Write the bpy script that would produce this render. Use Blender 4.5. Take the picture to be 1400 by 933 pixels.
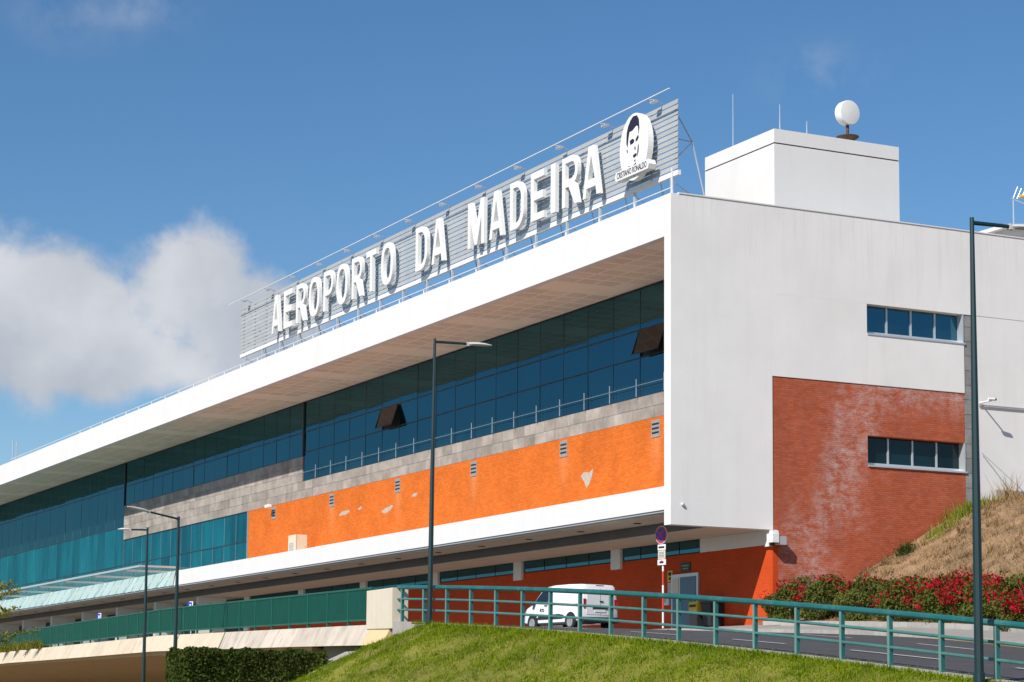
import bpy, bmesh, math, random
import numpy as np
from mathutils import Vector, Matrix
random.seed(7); rng = np.random.default_rng(7)
S = bpy.context.scene
COL = S.collection
for o in list(bpy.data.objects): bpy.data.objects.remove(o)

# ------------------------------------------------------------------ camera
# solved from the photograph's vanishing lines (X = along the facade, Y = into the building, Z up, metres)
YAW, TILT, ROLL, FPX, PY = 0.462634358, 0.114809976, 0.00841042575, 2969.35, 630.5
CAM = Vector((72.1717, -42.8771, -3.3438))
_f = Vector((-math.cos(YAW)*math.cos(TILT), math.sin(YAW)*math.cos(TILT), math.sin(TILT)))
_r = _f.cross(Vector((0, 0, 1))).normalized(); _u = _r.cross(_f)
_r, _u = _r*math.cos(ROLL)+_u*math.sin(ROLL), -_r*math.sin(ROLL)+_u*math.cos(ROLL)
cd = bpy.data.cameras.new('camera'); cam = bpy.data.objects.new('camera', cd); COL.objects.link(cam)
cam.matrix_world = Matrix(((_r.x, _u.x, -_f.x, CAM.x), (_r.y, _u.y, -_f.y, CAM.y), (_r.z, _u.z, -_f.z, CAM.z), (0, 0, 0, 1)))
cd.sensor_fit = 'HORIZONTAL'; cd.sensor_width = 36.0; cd.lens = 36.0*FPX/1400; cd.shift_y = (PY-466.5)/1400
cd.clip_start = 0.5; cd.clip_end = 8000
S.camera = cam
def ray(x, y): return _f + _r*((x-700)/FPX) - _u*((y-PY)/FPX)
def at(x, y, D): return CAM + ray(x, y)*D                      # pixel + distance
def pl(x, y, ax, v):                                           # pixel on a wall/ground plane
    d = ray(x, y); return CAM + d*((v-CAM[ax])/d[ax])

# ------------------------------------------------------------------ light
TO_SUN = Vector((0.54, -1.0, 0.95)).normalized()
SUN_EL = math.asin(TO_SUN.z); SUN_ROT = math.atan2(TO_SUN.x, TO_SUN.y)
sl = bpy.data.lights.new('sun', 'SUN'); sl.energy = 5.0; sl.angle = math.radians(0.53); sl.color = (1.0, 0.955, 0.89)
so = bpy.data.objects.new('sun', sl); COL.objects.link(so); so.location = (60, -120, 110)
so.rotation_euler = TO_SUN.to_track_quat('Z', 'Y').to_euler()
W = bpy.data.worlds.new('World'); S.world = W; W.use_nodes = True
nt = W.node_tree; nt.nodes.clear()
def N(tree, kind, **kw):
    n = tree.nodes.new(kind)
    for k, v in kw.items():
        if k == 'inp':
            for a, b in v.items(): n.inputs[a].default_value = b
        else: setattr(n, k, v)
    return n
def L(tree, a, b): tree.links.new(a, b)
def math_n(tree, op, a, b=None, clamp=False):
    n = tree.nodes.new('ShaderNodeMath'); n.operation = op; n.use_clamp = clamp
    for i, v in enumerate((a, b)):
        if v is None: continue
        if isinstance(v, (int, float)): n.inputs[i].default_value = v
        else: tree.links.new(v, n.inputs[i])
    return n.outputs[0]
out = N(nt, 'ShaderNodeOutputWorld'); bg = N(nt, 'ShaderNodeBackground'); bg.inputs['Strength'].default_value = 0.091
sky = N(nt, 'ShaderNodeTexSky', sky_type='NISHITA', sun_disc=False, sun_elevation=SUN_EL, sun_rotation=SUN_ROT,
        altitude=60, air_density=1.0, dust_density=0.0, ozone_density=4.0)
tc = N(nt, 'ShaderNodeTexCoord'); sep = N(nt, 'ShaderNodeSeparateXYZ'); L(nt, tc.outputs['Generated'], sep.inputs[0])
az = math_n(nt, 'ARCTAN2', sep.outputs['Y'], sep.outputs['X']); el = math_n(nt, 'ARCSINE', sep.outputs['Z'])
nz = N(nt, 'ShaderNodeTexNoise', inp={'Scale': 9.0, 'Detail': 8.0, 'Roughness': 0.55, 'Distortion': 0.25}); L(nt, tc.outputs['Generated'], nz.inputs['Vector'])
nz2 = N(nt, 'ShaderNodeTexNoise', inp={'Scale': 30.0, 'Detail': 9.0, 'Roughness': 0.62}); L(nt, tc.outputs['Generated'], nz2.inputs['Vector'])
nsum = math_n(nt, 'ADD', math_n(nt, 'MULTIPLY', nz.outputs['Fac'], 0.72), math_n(nt, 'MULTIPLY', nz2.outputs['Fac'], 0.28))
# cumulus banks standing round the horizon (azimuth, elevation, half widths)
def azel(x, y): d = ray(x, y).normalized(); return math.atan2(d.y, d.x), math.asin(d.z)
AZ0, EL0 = azel(160, 425)
banks = [(*azel(60, 430), .075, .042), (*azel(255, 400), .045, .042), (*azel(318, 440), .052, .034), (*azel(150, 490), .085, .026), (*azel(-230, 430), .09, .05),
         (AZ0-1.5, .15, .16, .05), (AZ0-2.4, .19, .12, .02), (-1.1, .17, .2, .05), (-2.0, .2, .15, .05), (-.2, .16, .2, .05), (.9, .2, .14, .05)]
cov = None
for a, e, wa, we in banks:
    da = math_n(nt, 'DIVIDE', math_n(nt, 'SUBTRACT', az, math.remainder(a, 2*math.pi)), wa)
    de = math_n(nt, 'DIVIDE', math_n(nt, 'SUBTRACT', el, e), we)
    rr = math_n(nt, 'ADD', math_n(nt, 'MULTIPLY', da, da), math_n(nt, 'MULTIPLY', de, de))
    g = math_n(nt, 'POWER', 2.718, math_n(nt, 'MULTIPLY', rr, -1.0))
    cov = g if cov is None else math_n(nt, 'MAXIMUM', cov, g)
dens = math_n(nt, 'ADD', math_n(nt, 'MULTIPLY', cov, 0.70), math_n(nt, 'MULTIPLY', math_n(nt, 'SUBTRACT', nsum, 0.5), 1.55))
mr = N(nt, 'ShaderNodeMapRange', interpolation_type='SMOOTHSTEP', inp={'From Min': 0.30, 'From Max': 0.56, 'To Min': 0.0, 'To Max': 0.90}); L(nt, dens, mr.inputs['Value'])
wc = None
for a, e in (azel(190, 12), azel(100, 20), azel(1115, 100), (AZ0+1.2, .3), (AZ0-1.1, .28), (AZ0+2.6, .25)):
    da = math_n(nt, 'DIVIDE', math_n(nt, 'SUBTRACT', az, math.remainder(a, 2*math.pi)), .022); de = math_n(nt, 'DIVIDE', math_n(nt, 'SUBTRACT', el, e), .012)
    g = math_n(nt, 'POWER', 2.718, math_n(nt, 'MULTIPLY', math_n(nt, 'ADD', math_n(nt, 'MULTIPLY', da, da), math_n(nt, 'MULTIPLY', de, de)), -1.0))
    wc = g if wc is None else math_n(nt, 'MAXIMUM', wc, g)
wn = N(nt, 'ShaderNodeMapRange', inp={'From Min': 0.40, 'From Max': 0.70, 'To Min': 0.0, 'To Max': 0.30}); L(nt, nz2.outputs['Fac'], wn.inputs['Value'])
fac = math_n(nt, 'MAXIMUM', mr.outputs[0], math_n(nt, 'MULTIPLY', wc, wn.outputs[0]))
shade = N(nt, 'ShaderNodeMapRange', inp={'From Min': 0.30, 'From Max': 0.72, 'To Min': 0.0, 'To Max': 1.0})
nz3 = N(nt, 'ShaderNodeTexNoise', inp={'Scale': 15.0, 'Detail': 5.0, 'Roughness': 0.5}); L(nt, tc.outputs['Generated'], nz3.inputs['Vector'])
L(nt, nz3.outputs['Fac'], shade.inputs['Value'])
ccol = N(nt, 'ShaderNodeMix', data_type='RGBA'); ccol.inputs['A'].default_value = (4.3, 4.6, 5.2, 1); ccol.inputs['B'].default_value = (7.6, 7.6, 7.8, 1); L(nt, shade.outputs[0], ccol.inputs['Factor'])
mx = N(nt, 'ShaderNodeMix', data_type='RGBA'); L(nt, fac, mx.inputs['Factor']); hs_ = N(nt, 'ShaderNodeHueSaturation', inp={'Saturation': 1.18}); L(nt, sky.outputs[0], hs_.inputs['Color']); L(nt, hs_.outputs[0], mx.inputs['A']); L(nt, ccol.outputs['Result'], mx.inputs['B'])
L(nt, mx.outputs['Result'], bg.inputs['Color']); L(nt, bg.outputs[0], out.inputs[0])
S.view_settings.view_transform = 'Standard'; S.view_settings.look = 'None'; S.view_settings.gamma = 1.0
S.view_settings.use_curve_mapping = False; S.view_settings.exposure = 0.16

# ------------------------------------------------------------------ materials
def mat(name, col, rough=0.7, var=0.0, vscale=1.0, bump=0.0, bscale=20.0, metal=0.0, spec=0.5, ior=None, objvar=0.0, islvar=0.0, streak=0.0, streak_col=(0.3, 0.27, 0.23)):
    m = bpy.data.materials.new(name); m.use_nodes = True; t = m.node_tree
    b = t.nodes['Principled BSDF']; b.inputs['Base Color'].default_value = (*col, 1); b.inputs['Roughness'].default_value = rough
    b.inputs['Metallic'].default_value = metal; b.inputs['Specular IOR Level'].default_value = spec
    if ior: b.inputs['IOR'].default_value = ior
    geo = N(t, 'ShaderNodeNewGeometry'); cur = None
    def hsv(src, fac_out, amount):
        h = N(t, 'ShaderNodeHueSaturation')
        if src is None: h.inputs['Color'].default_value = (*col, 1)
        else: L(t, src, h.inputs['Color'])
        v = N(t, 'ShaderNodeMapRange', inp={'To Min': 1-amount, 'To Max': 1+amount}); L(t, fac_out, v.inputs['Value']); L(t, v.outputs[0], h.inputs['Value'])
        return h.outputs[0]
    if var:
        n1 = N(t, 'ShaderNodeTexNoise', inp={'Scale': vscale, 'Detail': 6.0, 'Roughness': 0.65}); L(t, geo.outputs['Position'], n1.inputs['Vector'])
        r = N(t, 'ShaderNodeMapRange', inp={'From Min': 0.3, 'From Max': 0.7}); L(t, n1.outputs['Fac'], r.inputs['Value'])
        cur = hsv(cur, r.outputs[0], var)
    if objvar:
        oi = N(t, 'ShaderNodeObjectInfo'); cur = hsv(cur, oi.outputs['Random'], objvar)
    if islvar: cur = hsv(cur, geo.outputs['Random Per Island'], islvar)
    if streak:
        mp = N(t, 'ShaderNodeMapping', inp={'Scale': (1.3, 1.3, 0.10)}); L(t, geo.outputs['Position'], mp.inputs['Vector'])
        n2 = N(t, 'ShaderNodeTexNoise', inp={'Scale': 1.6, 'Detail': 5.0, 'Roughness': 0.6}); L(t, mp.outputs[0], n2.inputs['Vector'])
        r = N(t, 'ShaderNodeMapRange', inp={'From Min': 0.52, 'From Max': 0.78, 'To Max': streak}); L(t, n2.outputs['Fac'], r.inputs['Value'])
        mm = N(t, 'ShaderNodeMix', data_type='RGBA'); L(t, r.outputs[0], mm.inputs['Factor'])
        if cur is None: mm.inputs['A'].default_value = (*col, 1)
        else: L(t, cur, mm.inputs['A'])
        mm.inputs['B'].default_value = (*streak_col, 1); cur = mm.outputs['Result']
    if cur is not None: L(t, cur, b.inputs['Base Color'])
    if bump:
        n3 = N(t, 'ShaderNodeTexNoise', inp={'Scale': bscale, 'Detail': 5.0}); L(t, geo.outputs['Position'], n3.inputs['Vector'])
        bn = N(t, 'ShaderNodeBump', inp={'Strength': bump, 'Distance': 0.02}); L(t, n3.outputs['Fac'], bn.inputs['Height']); L(t, bn.outputs[0], b.inputs['Normal'])
    return m
def brick_mat(name, c1, c2, mortar, axis, bloom=False, rough=0.8):
    m = mat(name, c1, rough, spec=0.2); t = m.node_tree; b = t.nodes['Principled BSDF']
    geo = N(t, 'ShaderNodeNewGeometry'); sp = N(t, 'ShaderNodeSeparateXYZ'); L(t, geo.outputs['Position'], sp.inputs[0])
    cb = N(t, 'ShaderNodeCombineXYZ'); L(t, sp.outputs[axis], cb.inputs[0]); L(t, sp.outputs['Z'], cb.inputs[1])
    br = N(t, 'ShaderNodeTexBrick', inp={'Scale': 1.0, 'Mortar Size': 0.009, 'Mortar Smooth': 0.3, 'Bias': -0.1, 'Brick Width': 0.26, 'Row Height': 0.085,
           'Color1': (*c1, 1), 'Color2': (*c2, 1), 'Mortar': (*mortar, 1)}); L(t, cb.outputs[0], br.inputs['Vector'])
    n1 = N(t, 'ShaderNodeTexNoise', inp={'Scale': 0.5, 'Detail': 7.0, 'Roughness': 0.7}); L(t, geo.outputs['Position'], n1.inputs['Vector'])
    h = N(t, 'ShaderNodeHueSaturation'); L(t, br.outputs['Color'], h.inputs['Color'])
    v = N(t, 'ShaderNodeMapRange', inp={'From Min': 0.3, 'From Max': 0.7, 'To Min': 0.86, 'To Max': 1.14}); L(t, n1.outputs['Fac'], v.inputs['Value']); L(t, v.outputs[0], h.inputs['Value'])
    cur = h.outputs[0]
    mp = N(t, 'ShaderNodeMapping', inp={'Scale': (0.9, 0.9, 9.0)}); L(t, geo.outputs['Position'], mp.inputs['Vector'])
    n2 = N(t, 'ShaderNodeTexNoise', inp={'Scale': 1.1, 'Detail': 6.0, 'Roughness': 0.75}); L(t, mp.outputs[0], n2.inputs['Vector'])
    n4 = N(t, 'ShaderNodeTexNoise', inp={'Scale': 0.42, 'Detail': 4.0, 'Roughness': 0.6}); L(t, geo.outputs['Position'], n4.inputs['Vector'])
    if bloom:  # lime bloom washed down the brick in a slanting band
        # distance to line from (Y 9.5, z 10) to (Y 5.6, z 3.0)
        w = math_n(t, 'SUBTRACT', math_n(t, 'MULTIPLY', math_n(t, 'SUBTRACT', sp.outputs['Y'], 8.1), 0.90), math_n(t, 'MULTIPLY', math_n(t, 'SUBTRACT', sp.outputs['Z'], 6.6), 0.34))
        ww = math_n(t, 'ADD', w, math_n(t, 'MULTIPLY', math_n(t, 'SUBTRACT', n4.outputs['Fac'], 0.5), 5.0))
        g = math_n(t, 'POWER', 2.718, math_n(t, 'MULTIPLY', math_n(t, 'MULTIPLY', ww, ww), -0.85))
        top = N(t, 'ShaderNodeMapRange', inp={'From Min': 8.7, 'From Max': 9.9, 'To Min': 0.0, 'To Max': 1.0}); L(t, sp.outputs['Z'], top.inputs['Value'])
        rt = N(t, 'ShaderNodeMapRange', inp={'From Min': 8.0, 'From Max': 10.0}); L(t, sp.outputs['Y'], rt.inputs['Value'])
        g = math_n(t, 'MAXIMUM', g, math_n(t, 'MULTIPLY', top.outputs[0], rt.outputs[0]))
        g = math_n(t, 'ADD', g, 0.12)
        mp.inputs['Scale'].default_value = (1.0, 1.0, 1.9)
        n2.inputs['Scale'].default_value = 1.7; n2.inputs['Detail'].default_value = 12.0; n2.inputs['Roughness'].default_value = 0.82
        k = N(t, 'ShaderNodeMapRange', inp={'From Min': 0.42, 'From Max': 0.66}); L(t, n2.outputs['Fac'], k.inputs['Value'])
        fac = math_n(t, 'MULTIPLY', math_n(t, 'MULTIPLY', g, k.outputs[0]), 0.62, True)
        bc = (0.62, 0.54, 0.52, 1)
    else:
        k = N(t, 'ShaderNodeMapRange', inp={'From Min': 0.60, 'From Max': 0.85, 'To Max': 0.15}); L(t, n2.outputs['Fac'], k.inputs['Value']); fac = k.outputs[0]
        bc = (c2[0]*1.0, c2[1]*1.5, c2[2]*2.0, 1)
        if name == 'orange_brick':
            tot = None
            for vx in (-8.65, -17.18, -26.95, -36.6, -46.28):
                q = math_n(t, 'DIVIDE', math_n(t, 'SUBTRACT', sp.outputs['X'], vx), 0.42); g = math_n(t, 'POWER', 2.718, math_n(t, 'MULTIPLY', math_n(t, 'MULTIPLY', q, q), -1.0)); tot = g if tot is None else math_n(t, 'MAXIMUM', tot, g)
            zz = N(t, 'ShaderNodeMapRange', inp={'From Min': 6.7, 'From Max': 8.4}); L(t, sp.outputs['Z'], zz.inputs['Value']); z2 = N(t, 'ShaderNodeMapRange', inp={'From Min': 8.9, 'From Max': 8.5}); L(t, sp.outputs['Z'], z2.inputs['Value'])
            run = math_n(t, 'MULTIPLY', math_n(t, 'MULTIPLY', math_n(t, 'MULTIPLY', tot, zz.outputs[0]), z2.outputs[0]), math_n(t, 'MULTIPLY', n2.outputs['Fac'], 0.85))
            fac = math_n(t, 'MAXIMUM', fac, run, True); bc = (0.72, 0.30, 0.12, 1)
    mm = N(t, 'ShaderNodeMix', data_type='RGBA'); L(t, fac, mm.inputs['Factor']); L(t, cur, mm.inputs['A']); mm.inputs['B'].default_value = bc
    L(t, mm.outputs['Result'], b.inputs['Base Color'])
    bn = N(t, 'ShaderNodeBump', inp={'Strength': 0.6, 'Distance': 0.012}); bn.invert = True; L(t, br.outputs['Fac'], bn.inputs['Height']); L(t, bn.outputs[0], b.inputs['Normal'])
    return m
M = {}
M['white'] = mat('white_render', (0.735, 0.72, 0.70), 0.75, var=0.025, vscale=0.6, bump=0.06, bscale=60, streak=0.16, streak_col=(0.55, 0.50, 0.44))
M['side_white'] = mat('side_white_render', (0.80, 0.775, 0.745), 0.75, var=0.045, vscale=0.35, bump=0.08, bscale=40, streak=0.22, streak_col=(0.62, 0.57, 0.52))
m = M['side_white']; t = m.node_tree; b = t.nodes['Principled BSDF']; src = b.inputs['Base Color'].links[0].from_socket
geo = N(t, 'ShaderNodeNewGeometry'); sp = N(t, 'ShaderNodeSeparateXYZ'); L(t, geo.outputs['Position'], sp.inputs[0])
mp = N(t, 'ShaderNodeMapping', inp={'Scale': (2.2, 2.2, 0.12)}); L(t, geo.outputs['Position'], mp.inputs['Vector']); nn = N(t, 'ShaderNodeTexNoise', inp={'Scale': 2.0, 'Detail': 6.0, 'Roughness': 0.7}); L(t, mp.outputs[0], nn.inputs['Vector'])
lo = N(t, 'ShaderNodeTexNoise', inp={'Scale': 0.22, 'Detail': 2.0}); L(t, geo.outputs['Position'], lo.inputs['Vector'])
zz = N(t, 'ShaderNodeMapRange', inp={'From Min': 13.2, 'From Max': 17.0}); L(t, sp.outputs['Z'], zz.inputs['Value']); ss = N(t, 'ShaderNodeMapRange', inp={'From Min': 0.48, 'From Max': 0.72, 'To Max': 0.40}); L(t, nn.outputs['Fac'], ss.inputs['Value'])
# two faint repaired outlines, as on the real wall
yy = N(t, 'ShaderNodeMapRange', inp={'From Min': 0.55, 'From Max': 0.70, 'To Max': 0.16}); L(t, lo.outputs['Fac'], yy.inputs['Value'])
ff = math_n(t, 'MAXIMUM', math_n(t, 'MULTIPLY', zz.outputs[0], ss.outputs[0]), yy.outputs[0])
mm = N(t, 'ShaderNodeMix', data_type='RGBA'); L(t, ff, mm.inputs['Factor']); L(t, src, mm.inputs['A']); mm.inputs['B'].default_value = (0.58, 0.53, 0.475, 1); L(t, mm.outputs['Result'], b.inputs['Base Color'])
M['soffit'] = mat('soffit_render', (0.91, 0.79, 0.645), 0.85, var=0.05, vscale=0.8)
M['soffit_tile'] = mat('soffit_perforated', (0.77, 0.655, 0.515), 0.9, var=0.06, vscale=2.0, objvar=0.07)
M['under'] = mat('undercroft_soffit', (0.68, 0.575, 0.45), 0.85, var=0.06, vscale=0.7)
M['riser'] = mat('dark_grey_beam', (0.13, 0.125, 0.125), 0.7, var=0.1, vscale=0.7)
M['brick_front'] = brick_mat('orange_brick', (0.575, 0.128, 0.014), (0.68, 0.172, 0.024), (0.52, 0.110, 0.016), 'X')
M['brick_side'] = brick_mat('red_brick', (0.42, 0.080, 0.030), (0.52, 0.115, 0.042), (0.27, 0.085, 0.05), 'Y', bloom=True, rough=0.6)
M['red_wall'] = brick_mat('red_ground_floor', (0.56, 0.066, 0.012), (0.60, 0.074, 0.014), (0.52, 0.064, 0.014), 'X')
M['stone'] = mat('stone_cladding', (0.315, 0.275, 0.24), 0.8, var=0.26, vscale=1.3, bump=0.25, bscale=9, objvar=0.20, streak=0.45, streak_col=(0.17, 0.145, 0.13))
M['stone_joint'] = mat('stone_joint', (0.12, 0.10, 0.09), 0.9)
M['pilaster'] = mat('grey_block', (0.27, 0.255, 0.245), 0.85, var=0.22, vscale=1.6, bump=0.3, bscale=12, objvar=0.12)
def glass_mat(name, col, rough, ior, inner=0.5, tint=(1, 1, 1), fac=0):
    m = mat(name, col, rough, ior=ior); t = m.node_tree; b = t.nodes['Principled BSDF']; b.inputs['Specular Tint'].default_value = (*tint, 1)
    geo = N(t, 'ShaderNodeNewGeometry'); oi = N(t, 'ShaderNodeObjectInfo')
    mp = N(t, 'ShaderNodeMapping', inp={'Scale': (0.55, 0.55, 0.16)}); L(t, geo.outputs['Position'], mp.inputs['Vector'])
    n1 = N(t, 'ShaderNodeTexNoise', inp={'Scale': 1.0, 'Detail': 4.0, 'Roughness': 0.6}); L(t, mp.outputs[0], n1.inputs['Vector'])
    a = math_n(t, 'ADD', math_n(t, 'MULTIPLY', n1.outputs['Fac'], 0.8), math_n(t, 'MULTIPLY', oi.outputs['Random'], 0.22))
    r = N(t, 'ShaderNodeMapRange', inp={'From Min': 0.3, 'From Max': 0.75, 'To Min': 1-inner, 'To Max': 1+inner}); L(t, a, r.inputs['Value'])
    h = N(t, 'ShaderNodeHueSaturation', inp={'Color': (*col, 1)}); L(t, r.outputs[0], h.inputs['Value']); L(t, h.outputs[0], b.inputs['Base Color'])
    n2 = N(t, 'ShaderNodeTexNoise', inp={'Scale': 0.55, 'Detail': 1.0}); L(t, geo.outputs['Position'], n2.inputs['Vector'])
    bn = N(t, 'ShaderNodeBump', inp={'Strength': 0.05, 'Distance': 0.03}); L(t, n2.outputs['Fac'], bn.inputs['Height']); L(t, bn.outputs[0], b.inputs['Normal'])
    if fac:   # solar-control coating: tinted mirror over the dark interior
        b.inputs['Specular IOR Level'].default_value = 0.0
        gl = N(t, 'ShaderNodeBsdfGlossy', inp={'Color': (*tint, 1), 'Roughness': rough}); L(t, bn.outputs[0], gl.inputs['Normal'])
        ms = N(t, 'ShaderNodeMixShader', inp={0: fac}); L(t, b.outputs[0], ms.inputs[1]); L(t, gl.outputs[0], ms.inputs[2]); L(t, ms.outputs[0], t.nodes['Material Output'].inputs[0])
    return m
M['glass'] = glass_mat('blue_green_glass', (0.004, 0.011, 0.014), 0.012, 1.5, 0.9, tint=(0.22, 0.58, 0.74), fac=0.28)
M['glass_teal'] = glass_mat('teal_glass', (0.004, 0.080, 0.098), 0.03, 1.5, 0.7, tint=(0.15, 0.54, 0.72), fac=0.27)
M['glass_dark'] = glass_mat('dark_green_glass', (0.003, 0.016, 0.022), 0.03, 1.45, 0.7)
M['glass_reflect_dark'] = mat('tilted_glass', (0.008, 0.010, 0.008), 0.05, ior=1.4)  # dark reflection in the tilted panes, put into the base colour
M['mullion'] = mat('dark_mullion', (0.012, 0.022, 0.030), 0.5)
M['mullion_light'] = mat('aluminium_mullion', (0.28, 0.33, 0.35), 0.4, metal=0.4)
M['mullion_teal'] = mat('teal_mullion', (0.06, 0.16, 0.19), 0.4)
M['alu'] = mat('aluminium', (0.62, 0.64, 0.66), 0.35, metal=0.5, var=0.05, vscale=3)
M['drip'] = mat('drip_edge', (0.42, 0.43, 0.46), 0.5, metal=0.2)
M['vent_grey'] = mat('vent_grey', (0.27, 0.265, 0.26), 0.7, var=0.1, vscale=3)
M['sign_slat'] = mat('sign_slat', (0.365, 0.378, 0.38), 0.6, var=0.06, vscale=0.8, objvar=0.06, streak=0.2)
M['sign_metal'] = mat('galvanised', (0.58, 0.61, 0.64), 0.45, metal=0.35, var=0.08, vscale=2)
M['letter'] = mat('letter_white', (0.80, 0.79, 0.765), 0.45, var=0.03, vscale=2, streak=0.12, streak_col=(0.5, 0.46, 0.4))
M['ink'] = mat('ink_navy', (0.012, 0.012, 0.035), 0.6)
M['black'] = mat('black', (0.012, 0.012, 0.012), 0.6)
M['rust'] = mat('rusty_steel', (0.10, 0.055, 0.035), 0.8, var=0.3, vscale=6)
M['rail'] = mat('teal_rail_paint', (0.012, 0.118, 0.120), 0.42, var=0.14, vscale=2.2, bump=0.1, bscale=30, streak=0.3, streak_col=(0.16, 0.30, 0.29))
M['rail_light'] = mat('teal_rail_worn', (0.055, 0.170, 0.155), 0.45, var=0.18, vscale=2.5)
M['rail_sunlit'] = mat('teal_rail_sunlit', (0.13, 0.235, 0.20), 0.5, var=0.15, vscale=3)  # paler teal: sunlight on the post sides put into the colour
M['fence'] = mat('green_fence_paint', (0.003, 0.092, 0.062), 0.45, var=0.12, vscale=1.5)
M['lamp'] = mat('dark_green_pole', (0.006, 0.028, 0.032), 0.42, var=0.12, vscale=2)
M['lamp_head'] = mat('lamp_head', (0.55, 0.54, 0.51), 0.4)
M['conc'] = mat('cream_concrete', (0.62, 0.52, 0.385), 0.85, var=0.09, vscale=1.2, bump=0.2, bscale=25, streak=0.55, streak_col=(0.26, 0.235, 0.2), objvar=0.06)
M['conc_warm'] = mat('warm_concrete', (0.66, 0.48, 0.27), 0.85, var=0.08, vscale=1.5, bump=0.2, bscale=25)
M['conc_pink'] = mat('weathered_concrete', (0.55, 0.475, 0.39), 0.85, var=0.12, vscale=1.0, bump=0.25, bscale=20, streak=0.75, streak_col=(0.22, 0.21, 0.19), objvar=0.09)
M['conc_pier'] = mat('pier_concrete', (0.66, 0.585, 0.46), 0.85, var=0.05, vscale=1.2, bump=0.15, bscale=25, streak=0.25, streak_col=(0.36, 0.32, 0.26))
M['conc_ochre_bounce'] = mat('ochre_bounce_concrete', (0.62, 0.40, 0.17), 0.85, var=0.10, vscale=1.0, bump=0.2, bscale=20)  # ochre with the warm bounce off the lower road mixed into the colour
M['conc_grey'] = mat('grey_concrete', (0.36, 0.335, 0.30), 0.9, var=0.14, vscale=1.2, bump=0.25, bscale=22)
M['asphalt'] = mat('asphalt', (0.058, 0.056, 0.058), 0.85, var=0.18, vscale=0.9, bump=0.3, bscale=60)
M['paint'] = mat('road_paint', (0.70, 0.69, 0.66), 0.7, var=0.1, vscale=4)
M['yellow_paint'] = mat('yellow_road_paint', (0.62, 0.42, 0.12), 0.7, var=0.1, vscale=4)
M['paving'] = mat('paving', (0.30, 0.275, 0.245), 0.85, var=0.12, vscale=2.5, bump=0.2, bscale=30)
M['kerb'] = mat('kerb_stone', (0.40, 0.375, 0.34), 0.85, var=0.1, vscale=3, objvar=0.08, bump=0.2, bscale=30)
M['soil'] = mat('lower_ground', (0.16, 0.13, 0.10), 0.9, var=0.2, vscale=0.3)
M['turf'] = mat('turf_soil', (0.165, 0.155, 0.018), 0.95, var=0.40, vscale=0.7, bump=0.6, bscale=14)
M['dry'] = mat('dry_earth', (0.235, 0.145, 0.075), 0.95, var=0.5, vscale=0.9, bump=0.8, bscale=8)
M['bark'] = mat('bark', (0.12, 0.085, 0.06), 0.9, var=0.2, vscale=6, bump=0.5, bscale=30)
def leaf_mat(name, c1, c2, c3=None, trans=0.25, patch=0.35):
    m = mat(name, c1, 0.7, spec=0.12); t = m.node_tree; b = t.nodes['Principled BSDF']; geo = N(t, 'ShaderNodeNewGeometry')
    rp = N(t, 'ShaderNodeValToRGB'); e = rp.color_ramp.elements; e[0].color = (*c1, 1); e[1].color = (*c2, 1)
    if c3: x = rp.color_ramp.elements.new(0.97); x.color = (*c2, 1); rp.color_ramp.elements[-1].color = (*c3, 1)
    n1 = N(t, 'ShaderNodeTexNoise', inp={'Scale': patch, 'Detail': 4.0, 'Roughness': 0.6}); L(t, geo.outputs['Position'], n1.inputs['Vector'])
    r = N(t, 'ShaderNodeMapRange', inp={'From Min': 0.32, 'From Max': 0.68}); L(t, n1.outputs['Fac'], r.inputs['Value'])
    f = math_n(t, 'ADD', math_n(t, 'MULTIPLY', r.outputs[0], 0.5), math_n(t, 'MULTIPLY', geo.outputs['Random Per Island'], 0.5))
    L(t, f, rp.inputs[0]); L(t, rp.outputs[0], b.inputs['Base Color'])
    tr = N(t, 'ShaderNodeBsdfTranslucent'); L(t, rp.outputs[0], tr.inputs[0]); ms = N(t, 'ShaderNodeMixShader', inp={0: trans})
    L(t, b.outputs[0], ms.inputs[1]); L(t, tr.outputs[0], ms.inputs[2]); L(t, ms.outputs[0], t.nodes['Material Output'].inputs[0])
    return m
M['grass'] = leaf_mat('grass_blades', (0.070, 0.140, 0.003), (0.245, 0.295, 0.006), (0.46, 0.33, 0.07), patch=0.8)
M['drygrass'] = leaf_mat('dry_grass_blades', (0.13, 0.075, 0.035), (0.50, 0.345, 0.165), patch=0.7)
M['weed'] = leaf_mat('fresh_weed', (0.10, 0.16, 0.012), (0.28, 0.30, 0.03))
M['hedge'] = leaf_mat('hedge_leaves', (0.022, 0.040, 0.006), (0.085, 0.110, 0.020), (0.22, 0.22, 0.06), patch=1.2)
M['boug'] = leaf_mat('bush_leaves', (0.050, 0.075, 0.011), (0.165, 0.175, 0.036), (0.26, 0.20, 0.08), patch=1.5)
M['bract'] = leaf_mat('red_bracts', (0.24, 0.004, 0.012), (0.50, 0.010, 0.028), patch=2.0)
M['tree'] = leaf_mat('yellow_green_needles', (0.12, 0.125, 0.015), (0.28, 0.25, 0.04), patch=1.0)
M['van'] = mat('van_white', (0.80, 0.80, 0.80), 0.25, var=0.01)
M['van'].node_tree.nodes['Principled BSDF'].inputs['Coat Weight'].default_value = 0.6
M['van_glass'] = mat('van_glass', (0.012, 0.016, 0.02), 0.06, ior=1.6)
M['plastic'] = mat('black_plastic', (0.02, 0.021, 0.024), 0.55)
M['tyre'] = mat('tyre', (0.016, 0.016, 0.017), 0.85)
M['rim'] = mat('steel_rim', (0.45, 0.45, 0.46), 0.4, metal=0.5)
M['tail'] = mat('tail_lamp', (0.35, 0.012, 0.015), 0.2)
M['sign_red'] = mat('sign_red', (0.58, 0.022, 0.025), 0.4)
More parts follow.
